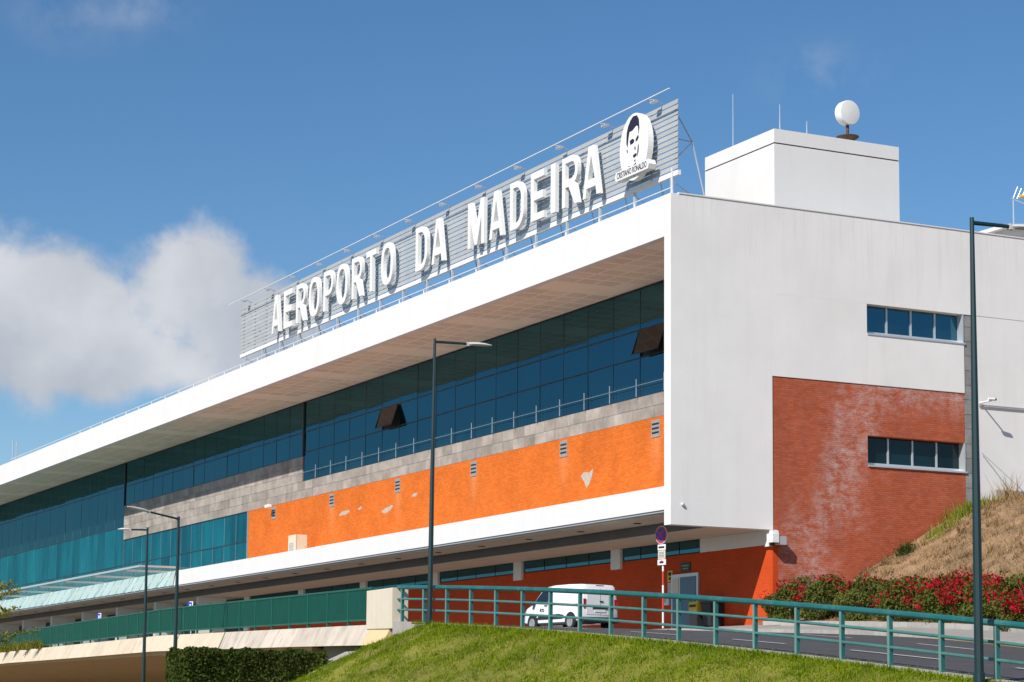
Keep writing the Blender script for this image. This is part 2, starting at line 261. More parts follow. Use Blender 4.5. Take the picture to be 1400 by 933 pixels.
M['sign_blue'] = mat('sign_blue', (0.018, 0.055, 0.42), 0.4)
M['sign_white'] = mat('sign_white', (0.78, 0.78, 0.78), 0.45)
M['pole_red'] = mat('pole_red', (0.55, 0.055, 0.03), 0.45)
M['door'] = mat('door_blue_grey', (0.085, 0.165, 0.235), 0.4, var=0.05, vscale=2)
M['exit_green'] = mat('exit_board_green', (0.015, 0.045, 0.022), 0.5)
M['pale_green'] = mat('pale_green_print', (0.16, 0.30, 0.16), 0.5)
M['yellow'] = mat('yellow_plastic', (0.72, 0.48, 0.03), 0.45)
M['cream'] = mat('cream_plastic', (0.66, 0.58, 0.44), 0.5, var=0.05, vscale=4)
M['patch'] = mat('bare_render', (0.42, 0.37, 0.31), 0.9, var=0.2, vscale=5, bump=0.3)
M['mint'] = mat('mint_glass_panel', (0.70, 0.82, 0.79), 0.25, var=0.05, vscale=1.0, objvar=0.05)
m = bpy.data.materials.new('canopy_glass'); m.use_nodes = True; t = m.node_tree; t.nodes.clear()
o_ = N(t, 'ShaderNodeOutputMaterial'); tr_ = N(t, 'ShaderNodeBsdfTransparent', inp={'Color': (0.90, 0.95, 0.93, 1)}); pr_ = N(t, 'ShaderNodeBsdfPrincipled', inp={'Base Color': (0.30, 0.36, 0.34, 1), 'Roughness': 0.1})
ms_ = N(t, 'ShaderNodeMixShader', inp={0: 0.12}); L(t, tr_.outputs[0], ms_.inputs[1]); L(t, pr_.outputs[0], ms_.inputs[2]); L(t, ms_.outputs[0], o_.inputs[0]); M['canopy_glass'] = m

# ------------------------------------------------------------------ builders
def wloc(p):
    v = Vector((0, 0, 0))
    while p is not None: v += p.location; p = p.parent
    return v
def link(name, me, m, parent=None, loc=None, rot=None):
    o = bpy.data.objects.new(name, me); COL.objects.link(o)
    if m is not None and not me.materials: me.materials.append(m)
    if parent is not None: o.parent = parent
    if loc is not None: o.location = loc
    if rot is not None: o.rotation_euler = rot
    return o
class MB:
    def __init__(s): s.v = []; s.f = []
    def add(s, v, f):
        k = len(s.v); s.v += [tuple(p) for p in v]; s.f += [tuple(i+k for i in q) for q in f]; return s
    def box(s, x0, x1, y0, y1, z0, z1):
        if x0 > x1: x0, x1 = x1, x0
        if y0 > y1: y0, y1 = y1, y0
        if z0 > z1: z0, z1 = z1, z0
        return s.add([(x0,y0,z0),(x1,y0,z0),(x1,y1,z0),(x0,y1,z0),(x0,y0,z1),(x1,y0,z1),(x1,y1,z1),(x0,y1,z1)],
                     [(0,3,2,1),(4,5,6,7),(0,1,5,4),(1,2,6,5),(2,3,7,6),(3,0,4,7)])
    def hexa(s, a, b):   # two quads (lists of 4 points), bottom/top, same order ccw seen from top
        return s.add(list(a)+list(b), [(0,3,2,1),(4,5,6,7),(0,1,5,4),(1,2,6,5),(2,3,7,6),(3,0,4,7)])
    def tube(s, pts, r, n=8, cap=True):
        pts = [Vector(p) for p in pts]; R = r if isinstance(r, (list, tuple)) else [r]*len(pts)
        vs = []; up = None
        for i, p in enumerate(pts):
            d = (pts[min(i+1, len(pts)-1)]-pts[max(i-1, 0)]).normalized()
            if up is None: up = Vector((0,0,1)) if abs(d.z) < 0.9 else Vector((1,0,0))
            a = d.cross(up).normalized(); b = d.cross(a)
            for k in range(n):
                t = 2*math.pi*(k+.5)/n; vs.append(p + (a*math.cos(t)+b*math.sin(t))*R[i])
        fs = []
        for i in range(len(pts)-1):
            for k in range(n):
                a0 = i*n+k; a1 = i*n+(k+1)%n; fs.append((a0, a0+n, a1+n, a1))
        if cap: fs.append(tuple(range(n))); fs.append(tuple(reversed(range((len(pts)-1)*n, len(pts)*n))))
        return s.add(vs, fs)
    def lathe(s, prof, c=(0,0,0), n=20, axis=Vector((0,0,1))):
        axis = axis.normalized(); up = Vector((0,0,1)) if abs(axis.z) < 0.9 else Vector((1,0,0))
        a = axis.cross(up).normalized(); b = axis.cross(a); c = Vector(c); vs = []; fs = []
        for r, h in prof:
            for k in range(n):
                t = 2*math.pi*k/n; vs.append(c + axis*h + (a*math.cos(t)+b*math.sin(t))*max(r, 1e-4))
        for i in range(len(prof)-1):
            for k in range(n):
                fs.append((i*n+k, i*n+(k+1)%n, (i+1)*n+(k+1)%n, (i+1)*n+k))
        fs.append(tuple(range(n))); fs.append(tuple(reversed(range((len(prof)-1)*n, len(prof)*n))))
        return s.add(vs, fs)
    def mesh(s, name, off=Vector((0,0,0)), recalc=True, smooth=False, bevel=0):
        me = bpy.data.meshes.new(name); me.from_pydata([(p[0]-off.x, p[1]-off.y, p[2]-off.z) for p in s.v], [], s.f)
        if recalc or bevel:
            bm = bmesh.new(); bm.from_mesh(me)
            bmesh.ops.recalc_face_normals(bm, faces=bm.faces)
            if bevel: bmesh.ops.bevel(bm, geom=[e for e in bm.edges if e.calc_face_angle(0) > 0.5], offset=bevel, segments=2, affect='EDGES', profile=0.7)
            bm.to_mesh(me); bm.free()
        if smooth:
            for p in me.polygons: p.use_smooth = True
            if hasattr(me, 'set_sharp_from_angle'): me.set_sharp_from_angle(angle=math.radians(35))
        me.update(); return me
    def build(s, name, m, parent=None, smooth=False, bevel=0, label=None, kind=None, local=False):
        me = s.mesh(name, Vector((0,0,0)) if (parent is None or local) else wloc(parent), True, smooth, bevel)
        o = link(name, me, M[m] if isinstance(m, str) else m, parent)
        if label: o['label'] = label
        if kind: o['kind'] = kind
        return o
def box(name, m, parent, x0, x1, y0, y1, z0, z1, bevel=0, label=None): return MB().box(x0,x1,y0,y1,z0,z1).build(name, m, parent, bevel=bevel, label=label)
def thing(name, label, cat, loc=(0,0,0), rz=0, group=None):
    o = bpy.data.objects.new(name, None); COL.objects.link(o); o.location = loc; o.rotation_euler = (0,0,rz)
    o.empty_display_size = 0.3; return tag(o, label, cat, group)
def tag(o, label, cat, group=None):
    o['label'] = label; o['category'] = cat
    if group: o['group'] = group
    return o
def struct(o): o['kind'] = 'structure'; return o
def shared(cache, key, fn):
    if key not in cache: cache[key] = fn()
    return cache[key]
CACHE = {}
def unitbox(w, d, h, m, bevel=0):
    key = (round(w,3), round(d,3), round(h,3), m, bevel)
    def mk():
        me = MB().box(-w/2, w/2, -d/2, d/2, -h/2, h/2).mesh('block', bevel=bevel); me.materials.append(M[m]); return me
    return shared(CACHE, key, mk)
def curve_mesh(splines, depth, mapf):
    cu = bpy.data.curves.new('c', 'CURVE'); cu.dimensions = '2D'; cu.fill_mode = 'BOTH'; cu.extrude = depth/2
    for pts in splines:
        sp = cu.splines.new('POLY'); sp.points.add(len(pts)-1); sp.use_cyclic_u = True
        for i, (x, y) in enumerate(pts): sp.points[i].co = (x, y, 0, 1)
    return _conv(cu, mapf)
def text_mesh(txt, size, depth, mapf, align='CENTER', space=1.0, sx=1.0):
    cu = bpy.data.curves.new('t', 'FONT'); cu.body = txt; cu.size = size; cu.extrude = depth/2; cu.align_x = align; cu.align_y = 'CENTER'; cu.space_character = space
    return _conv(cu, lambda p: mapf((p[0]*sx, p[1], p[2])))
def _conv(cu, mapf):
    ob = bpy.data.objects.new('tmp', cu); COL.objects.link(ob)
    dg = bpy.context.evaluated_depsgraph_get(); dg.update()
    me = bpy.data.meshes.new_from_object(ob.evaluated_get(dg)); bpy.data.objects.remove(ob); bpy.data.curves.remove(cu)
    for v in me.vertices: v.co = mapf(v.co)
    me.materials.clear()
    for q in me.polygons: q.use_smooth = False
    me.update(); return me
def quads(name, P, m, parent=None, off=None):
    """P: (n,k,3) polygons -> one mesh"""
    n, k, _ = P.shape
    if off is not None: P = P - np.array(off)
    me = bpy.data.meshes.new(name); me.vertices.add(n*k); me.vertices.foreach_set('co', P.reshape(-1).astype(np.float32))
    me.loops.add(n*k); me.loops.foreach_set('vertex_index', np.arange(n*k, dtype=np.int32))
    me.polygons.add(n); me.polygons.foreach_set('loop_start', np.arange(0, n*k, k, dtype=np.int32)); me.polygons.foreach_set('loop_total', np.full(n, k, np.int32))
    me.update(calc_edges=True)
    return link(name, me, M[m], parent)
def leaves(C, size, up=0.3, asp=0.6, jit=0.35):
    """leaf quads (rhombi) at centres C"""
    n = len(C); nrm = rng.normal(size=(n,3)); nrm[:,2] += up; nrm /= np.linalg.norm(nrm, axis=1, keepdims=True)
    a = np.cross(nrm, rng.normal(size=(n,3))); a /= np.linalg.norm(a, axis=1, keepdims=True); b = np.cross(nrm, a)
    s = (size*(1+jit*rng.normal(size=n)).clip(.4, 2))[:,None]
    return np.stack([C-a*s, C-b*s*asp+nrm*s*.15, C+a*s, C+b*s*asp+nrm*s*.15], 1)
def blades(C, h, w, lean=0.35):
    n = len(C); ang = rng.uniform(0, 2*math.pi, n); d = np.stack([np.cos(ang), np.sin(ang), np.zeros(n)], 1)
    hh = (h*(1+.4*rng.normal(size=n)).clip(.3, 2.2))[:,None]; l = rng.normal(size=(n,3))*lean; l[:,2] = 1; l /= np.linalg.norm(l, axis=1, keepdims=True)
    return np.stack([C-d*w, C+d*w, C+l*hh], 1)

# ------------------------------------------------------------------ ground levels
def zr(X): return 0.0 if X < -16.6 else -0.000844*(X+16.6)**2            # the road climbs from the right, flat along the terminal
KERB = [(-170, 1.5), (2.0, 1.5), (6.8, 1.15), (12, .3), (18.2, -1.1), (25.4, -4.0), (33, -6.4), (45, -8.4), (80, -9.5)]
def yk(X):
    for (a, b), (c, d) in zip(KERB, KERB[1:]):
        if X <= c: return b+(d-b)*(X-a)/(c-a)
    return KERB[-1][1]
def yr(X):  # outer edge of road (rail line)
    if X > 10.6: return -16.03-0.0185*(X-10.6)
    return -16.05 + (10.6-X)*0.085
def zrail(X):
    if X >= 10.6: return zr(X)
    pts = [(10.6, zr(10.6)), (5, -.52), (-22, -.04), (-64, .22), (-170, .25)]
    for (a, b), (c, d) in zip(pts, pts[1:]):
        if X >= c: return b+(d-b)*(X-a)/(c-a)
    return .25
def strip(name, m, Xs, ya, za, yb, zb, parent=None, thick=0.0):
    mb = MB(); v = []
    for X in Xs: v += [(X, ya(X), za(X)), (X, yb(X), zb(X))]
    mb.add(v, [(2*i, 2*i+2, 2*i+3, 2*i+1) for i in range(len(Xs)-1)])
    if thick:
        n = len(v); w = [(p[0], p[1], p[2]-thick) for p in v]; mb.add(w, [(2*i, 2*i+1, 2*i+3, 2*i+2) for i in range(len(Xs)-1)])
        for i in range(len(Xs)-1):
            mb.f.append((2*i, n+2*i, n+2*i+2, 2*i+2)); mb.f.append((2*i+1, 2*i+3, n+2*i+3, n+2*i+1))
        mb.f.append((0, 1, n+1, n)); k = 2*len(Xs)-2; mb.f.append((k, n+k, n+k+1, k+1))
    return mb.build(name, m, parent)
XS = [-170, -140, -110, -80, -50, -30] + [-20+i*1.5 for i in range(68)]
g = MB().add([(-3000,-3000,-5),(3000,-3000,-5),(3000,3000,-5),(-3000,3000,-5)], [(0,1,2,3)]).build('ground', 'soil'); struct(g)
road = strip('road', 'asphalt', XS, lambda X: yr(X)+.16, lambda X: min(zr(X), zrail(X)-.03), yk, zr); struct(road)
pav = strip('pavement', 'paving', [x for x in XS if x <= 2.5]+[2.5], lambda X: yk(X)+.16, lambda X: zr(X)+.14, lambda X: 4.72, lambda X: max(zr(X)+.14, .12)+.06, thick=.35); struct(pav)
pav2 = strip('footway', 'paving', [2.5]+[x for x in XS if x > 2.5], lambda X: yk(X)+.16, lambda X: zr(X)+.14, lambda X: yk(X)+1.9, lambda X: zr(X)+.30, thick=.3); struct(pav2)
# kerb stones along the far side
kr = bpy.data.objects.new('kerb', None); COL.objects.link(kr); struct(kr)
X = -20.0
while X < 45:
    x2 = X+1.0; y1, y2 = yk(X), yk(x2-.015); z1, z2 = zr(X), zr(x2)
    MB().hexa([(X,y1,z1-.3),(x2-.015,y2,z2-.3),(x2-.015,y2+.15,z2-.3),(X,y1+.15,z1-.3)], [(X,y1,z1+.135),(x2-.015,y2,z2+.135),(x2-.015,y2+.15,z2+.135),(X,y1+.15,z1+.135)]).build('kerb_stone', 'kerb', kr)
    X = x2
X = 1.2
while X < 45:   # taller planting-bed kerb
    x2 = X+1.2; o1, o2 = yk(X)+1.92, yk(x2-.02)+1.92; z1, z2 = zr(X)+.2, zr(x2)+.2
    MB().hexa([(X,o1,z1-.2),(x2-.02,o2,z2-.2),(x2-.02,o2+.2,z2-.2),(X,o1+.2,z1-.2)], [(X,o1,z1+.28),(x2-.02,o2,z2+.28),(x2-.02,o2+.2,z2+.28),(X,o1+.2,z1+.28)]).build('kerb_stone', 'kerb', kr)
    X = x2
# painted lines
mk = bpy.data.objects.new('road_markings', None); COL.objects.link(mk); struct(mk)
def line(xa, xb, yf, w=.12, m='paint', dz=.004):
    n = max(2, int(abs(xb-xa)/1.0)+1); xs = [xa+(xb-xa)*i/(n-1) for i in range(n)]
    strip('marking', m, xs, lambda X: yf(X)-w/2, lambda X: zr(X)+dz, lambda X: yf(X)+w/2, lambda X: zr(X)+dz, mk)
for xa, xb in ((30.3, 33.7), (25.2, 27.6), (20.0, 22.6), (14.6, 17.4), (36.2, 39.4)): line(xa, xb, lambda X: -13.15)
for xa, xb in ((24.9, 28.6), (17.0, 20.6), (10.0, 13.4), (31.5, 35)): line(xa, xb, lambda X: -5.4-(X-17)*.22 if X > 17 else -5.4)
line(12.5, 44, lambda X: yk(X)-.25, .14, 'yellow_paint')
# grassy mound below the rail, dry bank beside the terminal
def zmound(X, Y):
    d = max(0.0, yr(X)-.22-Y)
    z = zr(X)-.06-(.14*d+.40*d*d/(d+1.2))
    if X < 13.5: z -= .20*(13.5-X)+.75*max(0, 10.0-X)
    z += (.05*math.sin(X*.9+Y*.4+math.sin(X*.37))+.04*math.sin(X*1.7-Y*1.1+2*math.sin(Y*.8))+.03*math.sin(X*3.7+Y*2.9))*min(1, d)
    floor = -5.05 if X > 9 else -3.5-.05*max(0, -X)
    return max(z, floor if Y > -25 else -5.05)
def grid(name, m, xs, ys, fn):
    mb = MB(); mb.v = [(x, y(x) if callable(y) else y, 0) for x in xs for y in ys]
    mb.v = [(a, b, fn(a, b)) for a, b, _ in mb.v]; k = len(ys)
    mb.f = [(i*k+j, (i+1)*k+j, (i+1)*k+j+1, i*k+j+1) for i in range(len(xs)-1) for j in range(k-1)]
    return mb.build(name, m, smooth=True)
xs = [-2+i*.6 for i in range(120)]
mound = grid('grass_mound', 'turf', xs, [(lambda X, q=q: yr(X)-.2-q) for q in [0,.3,.7,1.2,1.8,2.5,3.3,4.2,5.2,6.4,8,10,13]], zmound); struct(mound)
def zbank(X, Y):
    d = Y-yk(X); zb = zr(X)+.42
    z = zb+.25*min(max(d-2.1, 0), 3.2)+(.58+.006*X)*max(0, d-5.3)
    cap = 5.55+.02*max(0, Y-14)
    z = z if z < cap-.6 else cap-.6*math.exp(-(z-cap+.6)/.6)
    return z+.06*math.sin(X*1.3+Y*.8)+.05*math.sin(X*.6-Y*1.9)
ysb = [2.12,2.6,3.2,4,4.7,5.3,6,7,8,9,10,11,12,13,14,15,16,18,21,25,30,40]
bank = grid('dry_bank', 'dry', [0.08]+[.7+i*.8 for i in range(70)], [(lambda X, q=q: yk(X)+q) for q in ysb], zbank); struct(bank)

# ------------------------------------------------------------------ TERMINAL
T = thing('terminal_building', 'long white airport terminal with orange brick band, blue glazing and deep roof overhang', 'building', (0, 0, 0))
XL = -168.0; GY = 4.4; ZS, ZT = 15.34, 17.0
# roof slab and fascia
box('roof_fascia', 'white', T, XL, -.502, 0, .35, ZS, ZT)
box('roof_deck', 'conc_grey', T, XL, -.5, .35, 26, 16.55, 16.75)
soff = box('soffit', 'soffit', T, XL, -.5, .35, GY+.3, ZS+.03, ZS+.3)
tile = unitbox(.86, .86, .03, 'soffit_tile'); rest = MB(); nt_ = 0
for k in range(16):
    for i in range(7):
        for j in range(4):
            if j == 3 and i in (6,): continue
            xc = -3.35-9.72*k-1.12*i; yc = .95+.0+1.0*j
            if xc < XL+2: continue
            if k < 9: link('soffit_panel', tile, None, soff, (xc, yc-.12, ZS+.039)); nt_ += 1
            else: rest.box(xc-.43, xc+.43, yc-.55, yc+.31, ZS+.024, ZS+.054)
rest.build('soffit_panels', 'soffit_tile', soff, kind='stuff')
# side (gable) wall: one solid white skin with openings, drawn as bands
MB().box(-.5, 0, .001, GY+.31, 3.9, ZT).build('end_wall', 'side_white', T)
box('end_wall', 'side_white', T, -.5, 0, GY+.312, 26, 13.42, ZT-.004)
box('end_wall', 'side_white', T, -.5, 0, GY+.312, 9.34, 10.07, 13.418)
box('end_wall', 'side_white', T, -.5, 0, 9.342, 14.30, 10.07, 12.18)
box('end_wall', 'side_white', T, -.5, -.012, 14.92, 26, 4.0, 13.418)
cop = box('parapet_coping', 'white', T, -.45, .03, 0.36, 26, ZT+.002, ZT+.05)
pil = bpy.data.objects.new('pilaster', None); COL.objects.link(pil); pil.parent = T
z = 3.6
while z < 13.0:
    h = .62; link('block', unitbox(.5, .60, h-.015, 'pilaster', .008), None, pil, (-.28, 14.61, z+h/2)); z += h
box('joint_backing', 'stone_joint', pil, -.5, -.06, 14.33, 14.89, 3.4, 13.40)
# brick side wall with window strips
bs = MB().box(-.5, -.03, 4.712, 9.34, 3.9, 10.068).box(-.5, -.03, 4.955, 9.34, -1.2, 3.898).box(-.5, -.03, 9.342, 14.30, -1.2, 6.74).box(-.5, -.03, 9.342, 14.30, 7.97, 10.066).build('brick_wall', 'brick_side', T)
box('corner_trim', 'white', T, -.4, -.005, 4.56, 4.699, 3.24, 3.895)
for z0, z1 in ((12.18, 13.42), (6.74, 7.97)):
    w = box('window', 'glass_dark', T, -.6, -.42, 9.3, 14.35, z0-.02, z1+.02)
    for i in range(4): box('pane', 'glass' if z0 > 10 else 'glass_dark', w, -.415, -.395, 9.36+i*1.235, 9.36+(i+1)*1.235-.03, z0+.14, z1-.02)
    box('sill', 'alu', w, -.40, .03, 9.35, 14.36, z0-.05, z0+.015)
    box('bottom_frame', 'alu', w, -.39, -.33, 9.36, 14.29, z0+.016, z0+.15)
    for i in range(1, 4): box('mullion', 'alu', w, -.39, -.33, 9.345+i*1.235-.035, 9.345+i*1.235+.035, z0+.152, z1-.03)
    box('reveal', 'alu', w, -.38, -.002, 14.24, 14.298, z0+.017, z1-.004)
# rear mass so that nothing shows through
box('core', 'mullion', T, XL, -.55, GY+.7, 25.5, .25, 16.5)
# orange brick band
box('brick_wall', 'brick_front', T, -60.75, -.5, GY, GY+.3, 5.2, 9.40, label='bright orange brick band above the white ledge')
# stone cladding: two courses right, five courses left of the step
st = box('stone_cladding', 'stone_joint', T, -88.85, -.5, GY+.06, GY+.31, 9.402, 10.45)
st2 = box('stone_cladding', 'stone_joint', T, -88.85, -51.2, GY+.06, GY+.31, 10.452, 12.0)
def course(parent, xa, xb, z, h, off):
    x = xb
    first = True
    while x > xa+.05:
        w = 1.19*(off if first else 1.0)*(1.0 if random.random() < .75 else random.choice((.5, .75))); first = False
        w = min(w, x-xa); 
        link('stone', unitbox(round(w-.014, 2), .08, h-.014, 'stone', .004), None, parent, (x-w/2, GY+.03+random.uniform(-.006, .006), z+h/2)); x -= w
for i in range(2): course(st, -88.85, -.5, 9.402+.524*i, .524, (1, .6)[i])
for i in range(3): course(st2, -88.85, -51.2, 10.452+.516*i, .516, (.8, 1, .5)[i])
# glazing
def glazing(name, xa, xb, rows, pitch, gm, mm, vm=None, tilt=.0035, skip=()):
    fr = MB(); x = xb
    nx = max(1, round((xb-xa)/pitch)); p = (xb-xa)/nx
    for z0, z1 in rows: fr.box(xa, xb, GY+.035, GY+.10, z0-.03, z0+.03)
    fr.box(xa, xb, GY+.02, GY+.10, rows[-1][1]-.05, rows[-1][1])
    part = fr.build(name, mm, T); vb = []
    for i in range(nx+1): box('mullion', vm or mm, part, xb-i*p-.016, xb-i*p+.016, GY+.045, GY+.075, rows[0][0]+.031, rows[-1][1]-.052)
    for i in range(nx):
        for j, (z0, z1) in enumerate(rows):
            if (i, j) in skip: continue
            link('pane', unitbox(round(p-.034, 3), .03, round(z1-z0-.06, 3), gm if isinstance(gm, str) else gm[j]), None, part, (xb-(i+.5)*p, GY+.07, (z0+z1)/2),
                 (random.gauss(0, tilt), 0, random.gauss(0, tilt)))
    return part, p
R3 = [(10.45, 12.22), (12.22, 13.47), (13.47, 15.33)]
gz, p = glazing('curtain_wall', -51.1, -.5, R3, 2.41, 'glass', 'mullion', skip=((3, 1), (15, 1)))
for i in (3, 15):   # two top-hung vents pushed open
    xc = -.5-(i+.5)*p
    MB().box(xc-p/2+.03, xc+p/2-.03, GY+.12, GY+.16, 12.25, 13.44).build('open_void', 'black', gz)
    a = .33; dy, dz = math.sin(a)*1.17, math.cos(a)*1.17; x0, x1 = xc-p/2+.05, xc+p/2-.05; y0, z0 = GY, 13.42
    v = MB().hexa([(x0,y0-dy,z0-dz),(x1,y0-dy,z0-dz),(x1,y0-dy+.05,z0-dz+.02),(x0,y0-dy+.05,z0-dz+.02)], [(x0,y0-.03,z0),(x1,y0-.03,z0),(x1,y0+.02,z0+.02),(x0,y0+.02,z0+.02)]).build('vent_sash', 'glass_reflect_dark', gz, label='top-hung window pane pushed open')
    f = MB()
    f.tube([(x0,y0-dy-.02,z0-dz),(x1,y0-dy-.02,z0-dz)], .035, 4).tube([(x0,y0-dy-.02,z0-dz),(x0,y0-.02,z0)], .03, 4).tube([(x1,y0-dy-.02,z0-dz),(x1,y0-.02,z0)], .03, 4).build('sash_frame', 'mullion', gz)
glazing('curtain_wall', -88.9, -51.3, [(12.02, 13.47), (13.47, 15.33)], 2.41, 'glass', 'mullion')
glazing('curtain_wall', -160, -89.1, [(5.2, 7.45), (7.45, 10.4), (10.4, 13.47), (13.47, 15.33)], 2.41, ['glass_teal', 'glass_teal', 'glass', 'glass'], 'mullion', 'mullion_teal')
glazing('curtain_wall', -88.9, -60.95, [(5.2, 7.45), (7.45, 9.40)], 2.41, 'glass_teal', 'mullion', 'mullion_light')
box('glass_joint', 'mullion', T, -51.29, -51.11, GY-.03, GY+.1, 12.02, 15.33); box('glass_joint', 'mullion', T, -89.08, -88.91, GY-.03, GY+.1, 12.02, 15.33)
box('brick_end_frame', 'mullion_light', T, -60.94, -60.76, GY-.03, GY+.1, 5.2, 9.40)
# ledge posts and thin rail in front of the glass
lr = MB().box(-51, -.52, GY-.19, GY-.17, 10.93, 10.95).build('ledge_rail', 'mullion_light', T)
for i in range(1, 21): box('post', 'alu', lr, -.5-i*p-.014, -.5-i*p+.014, GY-.155, GY-.13, 10.46, 11.25)
# white lower band, ledge, undercroft soffits
XB = -62.6
box('lower_band', 'white', T, XB, -.502, 0.01, .30, 4.51, 5.43)
box('ledge_slab', 'white', T, XL, -.502, .302, GY-.002, 4.52, 5.15)
box('drip_edge', 'drip', T, XL, -.502, .06, .20, 4.42, 4.505)
us = box('undercroft_soffit', 'under', T, XL, -.502, .21, 1.99, 4.33, 4.515)
box('dark_beam', 'riser', T, XL, -.504, 2.0, 2.3, 3.93, 4.33)
box('undercroft_soffit', 'under', T, XL, -.06, 2.0, 4.70, 3.905, 3.925)
box('undercroft_soffit', 'under', T, XL, -.504, 4.71, 9.5, 3.905, 3.925)
for k in range(30): 
    MB().lathe([(.17, 0), (.17, .012), (.12, .02)], (-4.6-k*4.87, 1.15, 4.305), 14).build('downlight', 'black', us)
# recessed ground floor: red wall, strip windows, columns, door
box('ground_floor_wall', 'red_wall', T, -61.0, -.03, 4.70, 4.95, -1.0, 3.32, label='dark red painted ground floor wall under the overhang')
box('lintel_panel', 'white', T, -5.5, -.03, 4.68, 4.95, 3.322, 3.90)
cx = [-12.55-9.76*k for k in range(6)]
for x in cx: box('column', 'white', T, x-.43, x+.43, 4.58, 4.95, 3.0 if x > -60 else .15, 3.90)
spans = [(-12.1, -5.52)]+[(cx[i+1]+.45, cx[i]-.45) for i in range(5)]
for a, b in spans:
    w = MB().box(a, b, 4.72, 4.9, 3.34, 3.90).build('strip_window', 'mullion', T); n = 4; q = (b-a)/n
    for i in range(n): box('pane', 'glass', w, a+i*q+.04, a+(i+1)*q-.04, 4.69, 4.715, 3.37, 3.87)
for k in range(9):
    x = -63.3-9.2*k
    box('column', 'white', T, x-.5, x, 2.02, 3.9, .15, 3.90)
box('back_wall', 'black', T, XL, -61.0, 8.2, 8.4, .1, 3.9)
dr = box('door', 'alu', T, -7.74, -5.56, 4.62, 4.72, .17, 2.50)
box('door_leaf', 'door', dr, -6.98, -5.72, 4.595, 4.618, .2, 2.36); box('side_light', 'door', dr, -7.60, -7.12, 4.595, 4.618, .2, 1.62); box('side_panel', 'cream', dr, -7.60, -7.12, 4.595, 4.618, 1.66, 2.34)
box('handle', 'alu', dr, -6.9, -6.86, 4.55, 4.593, 1.0, 1.3)
# entrance canopy at the far left
cz = 5.68
cp = box('canopy', 'canopy_glass', T, XL+10, -61.9, -2.4, GY-.05, cz-.05, cz)
box('canopy_edge', 'alu', cp, XL+10, -61.8, -2.46, -2.402, cz-.09, cz+.03); box('canopy_edge', 'alu', cp, -61.898, -61.8, -2.40, 0.005, cz-.09, cz+.03)
for k in range(11): box('canopy_rib', 'alu', cp, -65.4-k*7.44-.03, -65.4-k*7.44+.03, -2.38, GY-.08, cz-.18, cz-.052)
x = -62.65
while x > -140:
    w = 1.60
    MB().hexa([(x-w,.0,4.53),(x,.0,4.53),(x,.06,4.53),(x-w,.06,4.53)], [(x-w,.55,5.56),(x,.55,5.56),(x,.61,5.56),(x-w,.61,5.56)]).build('glass_panel', 'mint', cp); x -= 1.86
# vents in the brick, repair patches
for vx in (-8.65, -17.18, -26.95, -36.6, -46.28, -56.0):
    v = box('vent', 'vent_grey', T, vx-.36, vx+.36, GY-.03, GY+.01, 8.52, 9.28)
    for i in range(3): box('slot', 'black', v, vx-.30, vx+.30, GY-.037, GY-.031, 8.68+i*.19, 8.76+i*.19)
def patch(pts, nm='bare_patch'):
    MB().add([(x, GY-.004, z) for x, z in pts]+[(x, GY+.002, z) for x, z in pts], [tuple(range(len(pts)))]+[(i, (i+1) % len(pts), (i+1) % len(pts)+len(pts), i+len(pts)) for i in range(len(pts))]).build(nm, 'patch', T)
patch([(-15.5,7.45),(-15.2,7.62),(-14.7,7.55),(-14.3,7.72),(-14.45,7.3),(-14.7,7.0),(-14.95,6.85),(-15.1,7.1)])
patch([(-38.9,7.62),(-38.4,7.78),(-37.4,7.9),(-37.2,7.82),(-37.8,7.58),(-38.3,7.5)])
patch([(-45.2,7.9),(-44.8,8.1),(-43.6,8.12),(-43.5,8.02),(-44.1,7.88)])
patch([(-34.8,8.15),(-34.4,8.3),(-33.9,8.28),(-34.2,8.1)]); patch([(-42.3,8.05),(-41.9,8.2),(-41.7,8.1),(-42.0,7.98)])
# stair tower on the roof
rb = MB().box(-7.9, -2.4, 6.45, 12.85, 16.6, 20.36).build('roof_block', 'white', T)
MB().box(-7.86, -2.44, 6.49, 12.81, 20.361, 20.419).build('shadow_gap', 'black', rb)
MB().box(-7.9, -2.4, 6.45, 12.85, 20.42, 21.0).build('roof_block_cap', 'white', rb)
rb2 = MB().box(-9, -4.0, 19.95, 26, 16.7, 18.45).box(-9.2, -3.7, 19.6, 26, 18.452, 18.62).build('roof_block', 'white', T)
box('rear_wall', 'white', T, XL, -.56, 25.6, 26, 0, 16.9)
# conduit along the side wall
MB().tube([(.05, 15.0, 9.62), (.05, 26, 9.62)], .035, 6).build('conduit', 'drip', T)
MB().tube([(.06, 15.1, 7.6), (1.0, 17.0, 5.6)], .02, 5).build('stay_cable', 'drip', T)

# ------------------------------------------------------------------ ROOF SIGN
SG = thing('roof_sign', 'long slatted roof sign with white letters AEROPORTO DA MADEIRA', 'sign', (-27, .9, 17.0))
SX0, SX1, SY, SZ0, SZ1 = -53.1, -.95, .92, 18.08, 21.2
nsl = 13; hs = (SZ1-SZ0-.22)/nsl
box('bottom_beam', 'letter', SG, SX0, SX1, SY-.03, SY+.12, SZ0-.03, SZ0+.17)
for i in range(nsl):
    z = SZ0+.22+i*hs
    MB().hexa([(SX0,SY-.04,z),(SX1,SY-.04,z),(SX1,SY-.02,z),(SX0,SY-.02,z)], [(SX0,SY-.01,z+hs*.86),(SX1,SY-.01,z+hs*.86),(SX1,SY+.01,z+hs*.86),(SX0,SY+.01,z+hs*.86)]).build('slat', 'sign_slat', SG)
for i in range(27):
    x = SX0+.3+i*(SX1-SX0-.6)/26
    box('upright', 'sign_metal', SG, x-.03, x+.03, SY+.07, SY+.14, SZ0+.17, SZ1)
